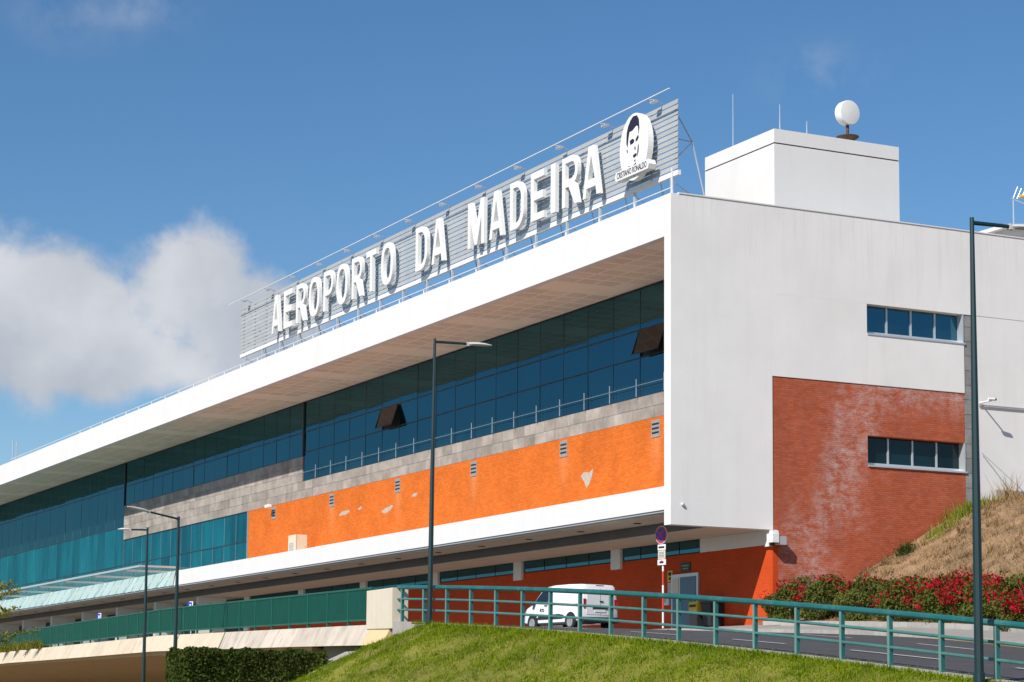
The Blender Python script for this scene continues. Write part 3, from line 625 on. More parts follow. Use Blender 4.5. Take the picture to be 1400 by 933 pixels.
for k in range(18):
    x = -1.52-2.98*k
    box('post', 'sign_metal', SG, x-.05, x+.05, SY-.02, SY+.08, ZT-.25, SZ0-.031)
    st_ = MB(); tp = Vector((x, SY+.15, SZ1-.3)); md = Vector((x, SY+1.0, SZ0+1.55)); ft = Vector((x, SY+1.75, ZT-.24))
    st_.tube([tp, md, ft], .03, 5).tube([md, (x, SY+.15, SZ0+.7)], .025, 5).tube([md, (x, SY+.15, SZ0+1.6)], .03, 5).tube([(x, SY+.1, SZ0-.2), ft+Vector((0,-.15,.35))], .025, 5).tube([(x+.0, SY+.1, ZT-.1), ft], .02, 5).build('back_strut', 'sign_metal', SG)
# thin front rail of floodlight arms
MB().tube([(SX0-.2, .2, 21.32), (-.45, .2, 21.36)], .028, 6).build('front_bar', 'letter', SG)
for k in range(13):
    x = -2.2-4.1*k
    a = MB().tube([(x, SY+.05, SZ1+.02), (x+.1, .55, 21.34), (x, .2, 21.33)], .025, 5).build('floodlight_arm', 'sign_metal', SG)
    MB().box(x-.18, x+.18, .42, .60, 21.24, 21.34).build('floodlight', 'alu', a)
# letters
def rot(p): return (p[0], -p[2], p[1])
def arc(cx, cy, rx, ry, a0, a1, n=10, e=2.0):
    o = []
    for i in range(n+1):
        t = math.radians(a0+(a1-a0)*i/n); c, s_ = math.cos(t), math.sin(t)
        o.append((cx+rx*math.copysign(abs(c)**(2/e), c), cy+ry*math.copysign(abs(s_)**(2/e), s_)))
    return o
def glyph(ch, w, s=.165):
    if ch == 'I': return [[(0,0),(w,0),(w,1),(0,1)]]
    if ch == 'E': b = .14; return [[(0,0),(w,0),(w,b),(s,b),(s,.42),(w*.92,.42),(w*.92,.58),(s,.58),(s,1-b),(w,1-b),(w,1),(0,1)]]
    if ch == 'T': b = .14; c = w/2; return [[(c-s/2,0),(c+s/2,0),(c+s/2,1-b),(w,1-b),(w,1),(0,1),(0,1-b),(c-s/2,1-b)]]
    if ch == 'A':
        k = .34*w; zi = lambda z: k*z+s; ap = (.5*w-s)/k
        return [[(0,0),(s,0),(zi(.18),.18),(w-zi(.18),.18),(w-s,0),(w,0),(w-k,1),(k,1)], [(zi(.34),.34),(w-zi(.34),.34),(.5*w,min(ap,.82))]]
    if ch == 'M': return [[(0,0),(.13,0),(.13,.62),(.5*w-.06,.03),(.5*w+.06,.03),(w-.13,.62),(w-.13,0),(w,0),(w,1),(w-.17,1),(.5*w,.36),(.17,1),(0,1)]]
    if ch == 'O': return [arc(w/2,.5,w/2,.5,0,354,40,2.5), arc(w/2,.5,w/2-s,.5-.125,0,354,40,2.4)]
    if ch == 'D': return [[(0,0)]+arc(w-.36,.36,.36,.36,-90,0)+arc(w-.36,.64,.36,.36,0,90)+[(0,1)], [(s,.125)]+arc(w-.36,.36,.36-s,.235,-90,0)+arc(w-.36,.64,.36-s,.235,0,90)+[(s,.875)]]
    if ch in 'PR':
        bz = .42 if ch == 'R' else .38; r = (1-bz)/2; rx = min(.3, r)
        bowl = arc(w-rx,bz+r,rx,r,-90,90,14,2.4)
        if ch == 'P': outr = [(0,0),(s,0),(s,bz)]+bowl+[(0,1)]
        else: outr = [(0,0),(s,0),(s,bz-.03),(w*.42,bz-.03),(w-s*1.02,0),(w+.02,0),(w*.80,bz+.02)]+bowl[2:]+[(0,1)]
        return [outr, [(s,bz+.12)]+arc(w-rx,bz+r,rx-s*.85 if rx > s else .1,r-.12,-90,90,12,2.4)+[(s,1-.12)]]
LT = [('A',-46.45,-44.95),('E',-44.5,-43.0),('R',-42.5,-40.95),('O',-40.5,-38.75),('P',-38.3,-36.75),('O',-36.4,-34.65),('R',-34.2,-32.65),('T',-32.2,-30.75),('O',-30.2,-28.5),
      ('D',-25.8,-24.25),('A',-23.85,-22.25),('M',-19.7,-17.75),('A',-17.35,-15.8),('D',-15.2,-13.65),('E',-13.1,-11.7),('I',-11.12,-10.68),('R',-10.1,-8.5),('A',-8.2,-6.55)]
LH = 2.2; LZ = 18.47
for ch, a, b in LT:
    sh_ = .0 if ch == 'I' else .10*(b-a); a += sh_*.3; b -= sh_*.7; w = (b-a)/LH
    me = curve_mesh(glyph(ch, w, .115 if ch == 'A' else .13), .18/LH, lambda p: Vector(rot(p))*LH)
    o = link('letter', me, M['letter'], SG, Vector((a, .55, LZ))-SG.location); o['label'] = 'raised white letter '+ch
# oval emblem with a stencilled portrait and a name strip
ex, ez, ey = -3.55, 19.72, .38
em = link('emblem', curve_mesh([arc(0,0,1.17,1.40,0,357,60)], .26, rot), M['letter'], SG, Vector((ex, ey+.10, ez))-SG.location)
em['label'] = 'white oval emblem with a black stencilled portrait'
def oval_print(polys, name):
    for pts in polys:
        v = [(ex+x*1.17, ey-.037, ez+z*1.40) for x, z in pts]; k = len(v)
        MB().add(v+[(a, b+.006, c) for a, b, c in v], [tuple(range(k))]+[(i, (i+1) % k, (i+1) % k+k, i+k) for i in range(k)]).build(name, 'ink', em)
oval_print([[(-.52,.18),(-.50,.50),(-.40,.68),(-.22,.84),(-.05,.92),(.22,.90),(.36,.76),(.40,.50),(.34,.30),(.30,.56),(.18,.60),(-.10,.50),(-.30,.50),(-.38,.30),(-.44,.05)],
            [(-.28,.22),(-.10,.26),(.04,.20),(.02,.13),(-.10,.10),(-.24,.10)], [(.14,.20),(.30,.30),(.36,.22),(.26,.14),(.14,.12)],
            [(.06,.0),(.12,-.02),(.14,-.12),(.06,-.10)], [(-.06,-.26),(.10,-.22),(.22,-.24),(.20,-.30),(.06,-.34),(-.02,-.32)], [(.30,-.02),(.36,.02),(.34,-.20),(.24,-.36),(.26,-.18)],
            [(.02,-.42),(.14,-.40),(.10,-.48)], [(-.40,-.50),(-.18,-.58),(.18,-.50),(.14,-.72),(.02,-.90),(-.14,-.76)], [(-.50,-.02),(-.44,.0),(-.42,-.12),(-.47,-.10)]], 'portrait_print')
sp_ = curve_mesh([[(-1.32,-.19),(1.32,-.19),(1.40,0),(1.32,.19),(-1.32,.19),(-1.40,0)]], .34, rot)
ns = link('name_strip', sp_, M['letter'], em, Vector((ex, ey+.04, ez-1.02))-wloc(em))
tm = text_mesh('CRISTIANO RONALDO', .36, .012, lambda p: rot(p), sx=.66); link('lettering', tm, M['ink'], ns, (0, -.176, 0))
# roof-edge handrail
HR = thing('roof_handrail', 'thin white handrail along the roof edge below the sign', 'railing', (-30, .15, ZT))
MB().tube([(XL+60, .15, 17.24), (-.12, .15, 17.27)], .022, 6).build('top_rail', 'letter', HR)
for k in range(30): box('post', 'letter', HR, -.15-2.98*k-.022, -.15-2.98*k+.022, .128, .172, ZT+.002, 17.22 if k else 18.05)

# ------------------------------------------------------------------ rooftop instruments
def rod(px, ytop, ybot, X, r, label):
    a = pl(px, ytop, 0, X); b = pl(px, ybot, 0, X); z0 = 21.0 if X <= -2.4 and 6.45 < a.y < 12.85 and X >= -7.9 else 16.75
    t = thing('rooftop_antenna', label, 'antenna', (X, a.y, z0), group='thin rod antennas on the roof')
    MB().tube([(X, a.y, z0), (X, a.y, (z0+a.z)/2), (X, a.y, a.z)], [r, r*.8, r*.4], 6).build('mast', 'alu', t)
    MB().lathe([(r*3, 0), (r*3, .05), (r*1.2, .12)], (X, a.y, z0), 10).build('foot', 'alu', t)
rod(1002, 129, 198, -9.5, .04, 'tallest rod antenna, left of the white roof block')
rod(1066, 143, 176, -5.0, .035, 'middle rod antenna above the roof block corner')
rod(1103, 166, 184, -5.0, .04, 'short stub antenna left of the round dish')
dp = pl(1158.5, 155, 0, -3.0); dd = thing('microwave_dish', 'round white drum dish standing on the roof block', 'dish', (-3.0, dp.y, 21.0))
ax = Vector((1.0, .06, -.02)).normalized(); c = Vector((-3.0, dp.y, dp.z))
MB().lathe([(.40,-.30),(.50,-.24),(.53,-.18),(.535,.14),(.52,.19),(.3,.22),(.0,.23)], c, 32, ax).build('drum', 'letter', dd, smooth=True)
MB().tube([(-3.0, dp.y, 21.28), c-Vector((0,0,.5))], .07, 8).build('stem', 'rust', dd)
MB().lathe([(.20,0),(.46,.16),(.50,.20),(.48,.22),(.0,.23)], (-3.0, dp.y, 21.10), 20).build('base_plate', 'rust', dd)
for s_ in (-.2, .15): MB().tube([(-3.0, dp.y+s_, 21.0), (-3.0, dp.y+s_*1.2, 21.14)], .06, 6).build('foot', 'letter', dd)
ap = pl(1386, 310, 0, -4.6); AN = thing('aerial', 'television aerial with orange dipole on the far right roof block', 'antenna', (-4.6, ap.y, 18.62))
tz = pl(1386, 272, 0, -4.6).z
MB().tube([(-4.6, ap.y, 18.62), (-4.6, ap.y, tz)], .035, 6).build('mast', 'alu', AN)
MB().tube([(-4.6, ap.y-.1, tz), (-4.2, ap.y+1.1, tz-.45)], .025, 5).build('boom', 'alu', AN)
for k in range(3): MB().tube([(-4.6, ap.y+.0+k*.22, tz+.02), (-4.5, ap.y+.18+k*.22, tz+.55-.05*k)], .016, 5).build('element', 'alu', AN)
MB().tube([(-4.5, ap.y+.3, tz+.12), (-4.4, ap.y+1.0, tz+.16)], .075, 8).build('dipole_box', 'yellow', AN)
for i, (px, yt) in enumerate(((18, 601), (23, 604))):
    a = pl(px, yt, 1, 6.0); t = thing('rooftop_antenna', ('pale mast far left on the roof edge, taller of two', 'pale mast far left on the roof edge, shorter of two')[i], 'antenna', (a.x, 6.0, 16.75), group='thin rod antennas on the roof')
    MB().tube([(a.x, 6, 16.75), (a.x, 6, a.z)], .05, 5).build('mast', 'alu', t); MB().lathe([(.15, 0), (.15, .05), (.05, .1)], (a.x, 6, 16.75), 8).build('foot', 'alu', t)

# ------------------------------------------------------------------ STREET LAMPS
def street_lamp(base, top_z, arm_dir, arm_len, rise, label, r0=.078, r1=.04, head=.75, lean=(0, 0)):
    t = thing('street_lamp', label, 'street lamp', base, group='dark green street lamps'); b = Vector(base); tp = Vector((b.x+lean[0], b.y+lean[1], top_z))
    MB().tube([b, b+(tp-b)*.33, b+(tp-b)*.66, tp], [r0, r0*.85+r1*.15, r0*.45+r1*.55, r1], 8).build('column', 'lamp', t)
    MB().lathe([(.22,0),(.22,.04),(r0*1.25,.07),(r0*1.15,.5),(r0*.9,.52)], b, 12).build('base', 'lamp', t)
    d = Vector((arm_dir[0], arm_dir[1], 0)).normalized(); s0 = tp-Vector((0,0,.10)); e = s0+d*arm_len+Vector((0,0,rise))
    MB().tube([s0, e], [.042, .036], 8).build('arm', 'lamp', t)
    u = (e-s0).normalized(); sd = Vector((0,0,1)).cross(u).normalized(); mb = MB(); prof = [(0,.06,.05,.05),(.1,.08,.06,.045),(.35,.12,.075,.04),(.7,.12,.06,.035),(1.0,.04,.02,.015)]
    vs = []
    for q, w, hu, hd in prof:
        c0 = e+u*q*head; nrm = u.cross(sd)*-1
        if nrm.z < 0: nrm = -nrm
        for k in range(10):
            a = 2*math.pi*k/10; vs.append(c0+sd*w*math.cos(a)+nrm*(hu if math.sin(a) > 0 else hd)*math.sin(a))
    n = 10; fs = [(i*n+k, i*n+(k+1) % n, (i+1)*n+(k+1) % n, (i+1)*n+k) for i in range(len(prof)-1) for k in range(n)]+[tuple(range(n)), tuple(reversed(range((len(prof)-1)*n, len(prof)*n)))]
    hd_ = mb.add(vs, fs).build('lamp_head', 'lamp_head', t, smooth=True)
    MB().box(-.05,.05,-.05,.05,-.06,.05).build('clamp', 'lamp_head', t, local=True).location = e-b
    return t
lb = at(587, 855, 64.2); lt = at(594.5, 463, 65.16); street_lamp((lb.x, lb.y, lb.z-.3), lt.z, (.12, 1), 1.05, .0, 'dark green street lamp rising behind the pipe railing in front of orange brick', lean=(.05, .04))
lb = at(1339.0, 935, 40.1); lt = at(1329.5, 297, 41.06); street_lamp((lb.x, lb.y, lb.z-.3), lt.z, (.1, 1), .86, .0, 'nearest dark green street lamp at the right edge', r0=.092, r1=.042)
lt = at(242.5, 707, 84.9); lb = at(238.5, 930, 84); street_lamp((lb.x, lb.y, -4.95), lt.z, (.25, -1), 1.35, .20, 'dark green street lamp with long raised arm before the stone cladding', r0=.09, r1=.05, head=.95)
lt = at(201.7, 722, 92.9); lb = at(196, 930, 92); street_lamp((lb.x, lb.y, -4.95), lt.z, (-.3, -1), .75, .0, 'leftmost dark green street lamp with short arm and white head', r0=.085, r1=.045, head=.5)

# ------------------------------------------------------------------ RAILINGS, VIADUCT
RL = thing('pipe_railing', 'teal three-rail pipe railing along the road above the grass', 'railing', (25, -16.3, zr(25)))
xp = [10.9+1.70*i for i in range(22)]
for i, X in enumerate(xp):
    z = zr(X)
    box('post', 'rail', RL, X-.035, X+.035, yr(X)-.04, yr(X)+.045, z-.05, z+1.02)
    box('post_lit_face', 'rail_sunlit', RL, X-.034, X+.034, yr(X)-.053, yr(X)-.041, z-.04, z+1.0)  # sun-facing side of the post, painted lighter as a thin plate
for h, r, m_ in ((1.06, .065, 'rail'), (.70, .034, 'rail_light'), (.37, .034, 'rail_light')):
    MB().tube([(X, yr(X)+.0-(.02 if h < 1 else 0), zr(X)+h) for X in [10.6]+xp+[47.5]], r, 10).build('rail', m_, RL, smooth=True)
kb = strip('railing_kerb', 'conc_grey', [10.62+i*2.0 for i in range(32)], lambda X: yr(X)-.21, lambda X: zr(X)+.01, lambda X: yr(X)+.15, lambda X: zr(X)+.01, thick=.4); struct(kb)
# viaduct
VD = thing('viaduct', 'cream concrete viaduct edge carrying the road along the terminal', 'bridge', (-40, -12, -1))
XV = [10.3-2.05*i for i in range(88)]
def nout(X, d): return yr(X)-d*.996
deck = strip('deck', 'conc_grey', list(reversed(XV)), lambda X: yr(X)-.05, lambda X: min(zrail(X)-.10, zr(X)-.08), lambda X: 1.4, lambda X: zr(X)-.06, VD, thick=.5)
for a, b in zip(XV, XV[1:]):
    a2, b2 = a-.02, b+.0
    za, zb_ = zrail(a2)-.06, zrail(b2)-.06; ha = .66+.10*math.sin(max(0, -a)/40); hb = .66+.10*math.sin(max(0, -b)/40)
    MB().hexa([(b2,nout(b2,.42),zb_-hb),(a2,nout(a2,.42),za-ha),(a2,nout(a2,.22),za-ha),(b2,nout(b2,.22),zb_-hb)],
              [(b2,nout(b2,.08),zb_),(a2,nout(a2,.08),za),(a2,nout(a2,-.15),za),(b2,nout(b2,-.15),zb_)]).build('fascia_panel', 'conc_warm' if a > 8.5 else ('conc_pink' if a > -10 else 'conc'), VD)
ub = [X for X in XV if X <= 2.5]
strip('underside', 'conc_ochre_bounce', list(reversed(ub)), lambda X: nout(X,.24), lambda X: zrail(X)-.70, lambda X: yr(X)+5.5, lambda X: zrail(X)-1.75, VD, thick=.25)
strip('girder', 'conc_ochre_bounce', list(reversed(ub)), lambda X: yr(X)+5.5, lambda X: zrail(X)-1.6, lambda X: yr(X)+5.9, lambda X: zrail(X)-1.6, VD, thick=1.2)
for X in (-12, -36, -60, -84, -108): box('pier', 'conc_grey', VD, X-.6, X+.6, yr(X)+5.6, yr(X)+9, -5.0, -1.8)
box('abutment', 'conc_grey', VD, 2.3, 10.5, -15.2, -13, -5, -1.1)
PR = tag(MB().hexa([(8.0,-16.02,-.78),(10.62,-16.27,-.84),(10.62,-15.72,-.84),(8.0,-15.5,-.78)], [(8.0,-16.02,.44),(10.62,-16.27,.42),(10.62,-15.72,.42),(8.0,-15.5,.44)]).build('concrete_pier', 'conc_pier', bevel=.02), 'pale concrete end block between the green fence and the pipe railing', 'pier')
ap_ = MB().hexa([(3.6,-19.6,-3.7),(9.3,-20.6,-3.9),(9.8,-16.2,-1.62),(6.0,-15.9,-1.62)], [(3.6,-19.6,-3.5),(9.3,-20.6,-3.7),(9.8,-16.2,-1.45),(6.0,-15.9,-1.45)]).build('concrete_apron', 'conc_grey'); struct(ap_)
FN = thing('green_fence', 'long green vertical-bar fence on the viaduct edge', 'fence', (-40, -11.7, 0))
X = 7.9; first = True
while X > -120:
    nx_ = X-2.35; z0, z1 = zrail(X), zrail(nx_)
    box('post', 'fence', FN, X-.04, X+.04, yr(X)-.04, yr(X)+.04, z0-.08, z0+1.16)
    mb = MB(); nb = 20
    for k in range(1, nb):
        t_ = k/nb; x = X+(nx_-X)*t_; z = z0+(z1-z0)*t_; mb.box(x-.015, x+.015, yr(x)-.015, yr(x)+.015, z+.14, z+1.09)
    mb.build('bars', 'fence', FN, kind='stuff')
    for h in (.11, 1.12): MB().hexa([(nx_,yr(nx_)-.03,z1+h-.03),(X,yr(X)-.03,z0+h-.03),(X,yr(X)+.03,z0+h-.03),(nx_,yr(nx_)+.03,z1+h-.03)], [(nx_,yr(nx_)-.03,z1+h+.03),(X,yr(X)-.03,z0+h+.03),(X,yr(X)+.03,z0+h+.03),(nx_,yr(nx_)+.03,z1+h+.03)]).build('rail', 'fence', FN)
    X = nx_

# ------------------------------------------------------------------ VAN
hd = math.atan2(-math.sin(math.radians(6)), -math.cos(math.radians(6)))
rc = at(820, 863, 86.2); vx, vy = rc.x+2.15*math.cos(hd), rc.y+2.15*math.sin(hd)
VN = thing('delivery_van', 'small white delivery van parked behind the railing before the red wall', 'van', (vx, vy, zr(vx)+.0), hd)
# stations: x, half width at sill, at belt, at roof edge, z bottom, z belt, z roof
ST = [(-2.16,.80,.80,.66,.42,1.00,1.70),(-2.12,.88,.88,.70,.36,1.02,1.79),(-1.9,.905,.905,.74,.30,1.05,1.82),(-1.0,.915,.915,.76,.26,1.08,1.845),(0,.915,.915,.76,.26,1.08,1.84),(.55,.915,.915,.74,.26,1.08,1.80),
      (.95,.915,.91,.70,.26,1.07,1.66),(1.35,.915,.90,.72,.26,1.06,1.30),(1.55,.91,.88,.70,.26,1.02,1.10),(1.85,.89,.84,.64,.28,.94,1.02),(2.12,.82,.76,.56,.32,.82,.90),(2.22,.70,.66,.45,.40,.70,.76)]
vs = []; 
for x, ws, wb, wr, zb, zl, zt in ST:
    half = [(ws*.86,zb),(ws,zb+.07),(ws+.005,(zb+zl)/2),(wb,zl),((wb*.55+wr*.45),zl+(zt-zl)*.55),(wr+.03,zt-(zt-zl)*.12),(wr-.06,zt-.01),(wr*.5,zt)]
    ring = [(x, y, z) for y, z in half]+[(x, -y, z) for y, z in reversed(half)]; vs += ring
n = 16; fs = [(i*n+k, i*n+(k+1) % n, (i+1)*n+(k+1) % n, (i+1)*n+k) for i in range(len(ST)-1) for k in range(n)]+[tuple(range(n)), tuple(reversed(range((len(ST)-1)*n, len(ST)*n)))]
body = MB().add(vs, fs).build('body', 'van', VN, smooth=True, local=True)
def vq(name, pts, m, th=.012, nrm=(0,1,0), parent=None):
    nv = Vector(nrm); k = len(pts)
    return MB().add([Vector(p)+nv*th for p in pts]+[Vector(p)-nv*.02 for p in pts], [tuple(range(k)), tuple(reversed(range(k, 2*k)))]+[(i, (i+1) % k, (i+1) % k+k, i+k) for i in range(k)]).build(name, m, parent or VN, local=True)
for s_ in (1, -1):
    nn = (0, s_*.97, .24)
    vq('side_window', [(1.30,s_*.885,1.12),(.22,s_*.91,1.13),(.22,s_*.815,1.62),(.72,s_*.80,1.62)], 'van_glass', .012, nn)
    vq('side_trim', [(1.05,s_*.922,.46),(-.85,s_*.922,.46),(-.95,s_*.922,.60),(-.6,s_*.922,.66),(.85,s_*.922,.62)], 'plastic', .012, (0,s_,0))
    vq('door_handle', [(.45,s_*.92,1.0),(.25,s_*.92,1.0),(.25,s_*.92,1.04),(.45,s_*.92,1.04)], 'plastic', .025, (0,s_,0))
    mir = MB().hexa([(1.12,s_*.93,1.06),(1.30,s_*.93,1.06),(1.30,s_*1.12,1.08),(1.12,s_*1.12,1.08)], [(1.12,s_*.95,1.24),(1.26,s_*.95,1.24),(1.26,s_*1.12,1.24),(1.12,s_*1.12,1.24)]).build('mirror', 'plastic', VN, local=True)
    for xw in (1.32, -1.42):
        wl = MB().lathe([(.20,0),(.30,.01),(.315,.05),(.315,.17),(.30,.20),(.2,.205)], (xw, s_*.74, .315), 24, Vector((0, s_, 0))).build('tyre', 'tyre', VN, smooth=True, local=True)
        MB().lathe([(.20,.0),(.205,.02),(.17,.035),(.08,.02),(.0,.02)], (xw, s_*.94, .315), 20, Vector((0, s_, 0))).build('rim', 'rim', wl, local=True)
        vq('wheel_arch', [(xw+.40*math.cos(a), s_*.912, .30+.42*math.sin(a)) for a in [math.pi*i/12 for i in range(13)]], 'plastic', .008, (0,s_,0))
    vq('tail_lamp', [(-2.155,s_*.80,.86),(-2.155,s_*.70,.86),(-2.155,s_*.68,1.22),(-2.150,s_*.80,1.22)], 'tail', .03, (-1,s_*.3,0))
    vq('rear_panel', [(-2.165,s_*.01,.60),(-2.165,s_*.66,.60),(-2.165,s_*.62,1.62),(-2.165,s_*.01,1.62)], 'van', .006, (-1,0,0))
MB().box(-2.26,-1.95,-.87,.87,.28,.50).build('rear_bumper', 'plastic', VN, bevel=.03, local=True)
vq('number_plate', [(-2.18,-.26,.70),(-2.18,.26,.70),(-2.18,.26,.80),(-2.18,-.26,.80)], 'sign_white', .01, (-1,0,0))
vq('plate_shroud', [(-2.175,-.36,.82),(-2.175,.36,.82),(-2.175,.36,.88),(-2.175,-.36,.88)], 'plastic', .02, (-1,0,0))
vq('rear_handle', [(-2.175,-.14,1.10),(-2.175,.02,1.10),(-2.175,.02,1.15),(-2.175,-.14,1.15)], 'plastic', .02, (-1,0,0))
vq('roof_vent', [(-2.12,-.18,1.74),(-2.12,.18,1.74),(-2.12,.18,1.77),(-2.12,-.18,1.77)], 'plastic', .03, (-1,0,0))
for s_ in (1, -1):
    for x_, z0_, z1_ in ((.16, .42, 1.66), (-.85, .66, 1.60), (1.28, .62, 1.06)): vq('seam', [(x_,s_*.918,z0_),(x_-.012,s_*.918,z0_),(x_-.012,s_*(.918 if z1_ < 1.2 else .80),z1_),(x_,s_*(.918 if z1_ < 1.2 else .80),z1_)], 'drip', .006, (0,s_,0)) if z1_ < 1.2 else vq('seam', [(x_,s_*.918,z0_),(x_-.012,s_*.918,z0_),(x_-.012,s_*.915,1.08),(x_,s_*.915,1.08)], 'drip', .006, (0,s_,0))
    vq('slide_rail', [(.1,s_*.916,1.02),(-1.9,s_*.908,1.02),(-1.9,s_*.908,1.035),(.1,s_*.916,1.035)], 'drip', .008, (0,s_,0))
vq('door_split', [(-2.168,-.006,.6),(-2.168,.006,.6),(-2.168,.006,1.64),(-2.168,-.006,1.64)], 'drip', .012, (-1,0,0))
vq('windscreen', [(1.62,-.66,1.14),(1.62,.66,1.14),(.93,.60,1.70),(.93,-.60,1.70)], 'van_glass', .02, (.65,0,.75))
link('lettering', text_mesh('ico', .27, .01, lambda p: (-p[0], p[2], p[1])), M['ink'], VN, (.62, .935, .86))

# ------------------------------------------------------------------ ROAD SIGN, DOOR SIGNS, CAMERAS, BINS
pb = at(906.5, 862, 86.3); pt = at(904, 718, 86.3); ZB = zr(pb.x)+.16
TS = thing('traffic_sign', 'round blue and red no-stopping sign on a red and white striped pole', 'traffic sign', (pb.x, pb.y, ZB))
H_ = pt.z-.1-ZB
cuts = [0, .32, .95, 1.45, 2.0, 2.45, H_]
zs = [0]+[H_*q for q in (.16, .32, .43, .57, .66, 1.0)]
for i, (a, b) in enumerate(zip(zs, zs[1:])): MB().tube([(pb.x, pb.y, ZB+a), (pb.x, pb.y, ZB+b)], .04, 10, True).build('pole_band', ('sign_white', 'pole_red')[i % 2] if i < 5 else 'sign_white', TS)
fd = Vector((.17, -.985, 0)).normalized(); sdv = Vector((-fd.y, fd.x, 0)); dc = Vector((pb.x, pb.y, pt.z-.36))+fd*.08
def disc(name, m, r, off, th=.01, n=28): return MB().lathe([(r, 0), (r, th), (0.0, th+.0005)], dc+fd*off, n, fd).build(name, m, TS)
disc('sign_plate', 'sign_white', .36, 0, .02); disc('red_ring', 'sign_red', .335, .021); disc('blue_disc', 'sign_blue', .255, .032)
for s_ in (1, -1):
    a = (sdv*s_+Vector((0,0,1))).normalized(); b = (sdv*s_-Vector((0,0,1))).normalized()*.035; c = dc+fd*(.045 if s_ > 0 else .0475)
    q = [c-a*.25-b, c-a*.25+b, c+a*.25+b, c+a*.25-b]; MB().hexa(q, [p_+fd*.002 for p_ in q]).build('cross_bar', 'sign_red', TS)
def plate(zc, w, h, m, parent, name='sub_plate', off=.06):
    c = Vector((pb.x, pb.y, zc))+fd*off; q = [c-sdv*w-Vector((0,0,h)), c+sdv*w-Vector((0,0,h)), c+sdv*w+Vector((0,0,h)), c-sdv*w+Vector((0,0,h))]
    return MB().hexa(q, [p_+fd*.015 for p_ in q]).build(name, m, parent)
z0 = pt.z-.73
a = plate(z0-.12, .24, .11, 'sign_white', TS); plate(z0-.12, .17, .035, 'black', a, 'arrow_mark', .078)
a = plate(z0-.42, .22, .17, 'cream', TS); [plate(z0-.32-.06*i, .16, .012, 'drip', a, 'text_line', .078) for i in range(4)]
a = plate(z0-.72, .25, .11, 'sign_white', TS); plate(z0-.72, .12, .035, 'ink', a, 'vehicle_mark', .078); plate(z0-.68, .05, .03, 'sign_red', a, 'vehicle_mark', .080)
def wall_sign(x0, z1, x1, z0, m, label, name='wall_sign', y=4.66, marks=()):
    t = tag(box(name, m, None, x0, x1, y, 4.698, z0, z1), label, 'sign')
    for (a, b, c, d, mm) in marks: box('print', mm, t, x0+(x1-x0)*a, x0+(x1-x0)*b, y-.006, y-.001, z0+(z1-z0)*c, z0+(z1-z0)*d)
wall_sign(-8.12, 2.70, -7.72+.0, 2.22, 'yellow', 'small yellow warning notice left of the blue-grey door', marks=((.2,.8,.55,.85,'black'), (.3,.7,.15,.4,'black')))
wall_sign(-8.10, 2.18, -7.78, 1.74, 'cream', 'small cream notice under the yellow warning notice', marks=((.2,.8,.7,.8,'drip'), (.2,.8,.4,.5,'drip')))
wall_sign(-8.35, 1.66, -7.85, 1.22, 'alu', 'grey control box on the red wall beside the door', 'control_box', 4.56, ((.15,.5,.3,.7,'drip'),))
wall_sign(-7.02, 2.98, -6.25, 2.60, 'exit_green', 'dark green sign board above the door', marks=((.15,.85,.55,.72,'pale_green'), (.2,.8,.25,.38,'pale_green')))
# security cameras
cbx = thing('security_camera', 'white security camera box at the corner of the brick wall', 'camera', (0, 4.6, 3.45))
MB().box(0.0, .42, 4.40, 4.72, 3.36, 3.72).build('housing', 'letter', cbx, bevel=.02); MB().box(.05, .38, 4.75, 5.1, 3.28, 3.62).build('housing', 'alu', cbx, bevel=.02)
MB().tube([(.2, 4.55, 3.36), (.2, 4.5, 3.28)], .1, 12).build('lens_dome', 'black', cbx); MB().box(-.03, .1, 4.6, 4.9, 3.6, 3.85).build('bracket', 'letter', cbx)
c2 = thing('security_camera', 'small white bullet camera on an arm beside the right-hand lamp post', 'camera', (0, 15.1, 9.8))
MB().tube([(0, 15.1, 9.72), (.75, 15.1, 9.72)], .035, 8).build('arm', 'letter', c2); MB().tube([(.72, 14.95, 9.78), (.75, 15.25, 9.78)], .06, 10).build('housing', 'letter', c2); MB().tube([(.75, 15.252, 9.78), (.755, 15.33, 9.78)], .05, 10).build('lens', 'black', c2)
c3 = thing('security_camera', 'little white camera at the left end of the orange brick', 'camera', (-55.9, GY, 9.1))
MB().box(-56.3, -55.6, GY-.55, GY-.32, 9.22, 9.40).build('housing', 'letter', c3, bevel=.03); MB().tube([(-55.9, GY-.45, 9.22), (-55.9, GY-.002, 9.1)], .04, 6).build('bracket', 'letter', c3)
c4 = thing('security_camera', 'tiny dome fitting low on the white end wall', 'camera', (.0, 1.0, 4.9)); q = pl(933, 690, 0, 0)
MB().lathe([(.07,0),(.07,.05),(.04,.09),(0,.1)], (0.002, q.y, q.z), 12, Vector((1,0,0))).build('dome', 'alu', c4); MB().lathe([(.025,0),(.0,.02)], (.09, q.y+.02, q.z), 8, Vector((1,0,0))).build('lens', 'black', c4)
# air-conditioning unit on the ledge
AC = thing('air_conditioner', 'cream air-conditioning cabinet standing on the white ledge before orange brick', 'air conditioner', (-49.4, 3.3, 5.152))
MB().box(-49.7, -48.5, 3.0, 3.75, 5.152, 6.98).build('cabinet', 'cream', AC, bevel=.03)
for i in range(8): box('louvre', 'drip', AC, -49.5, -48.8, 2.99, 2.998, 5.75+i*.1, 5.81+i*.1)
box('side_panel', 'cream', AC, -48.498, -48.48, 3.1, 3.65, 5.3, 6.35); box('door_seam', 'drip', AC, -48.499, -48.485, 3.05, 3.07, 5.2, 7.0)
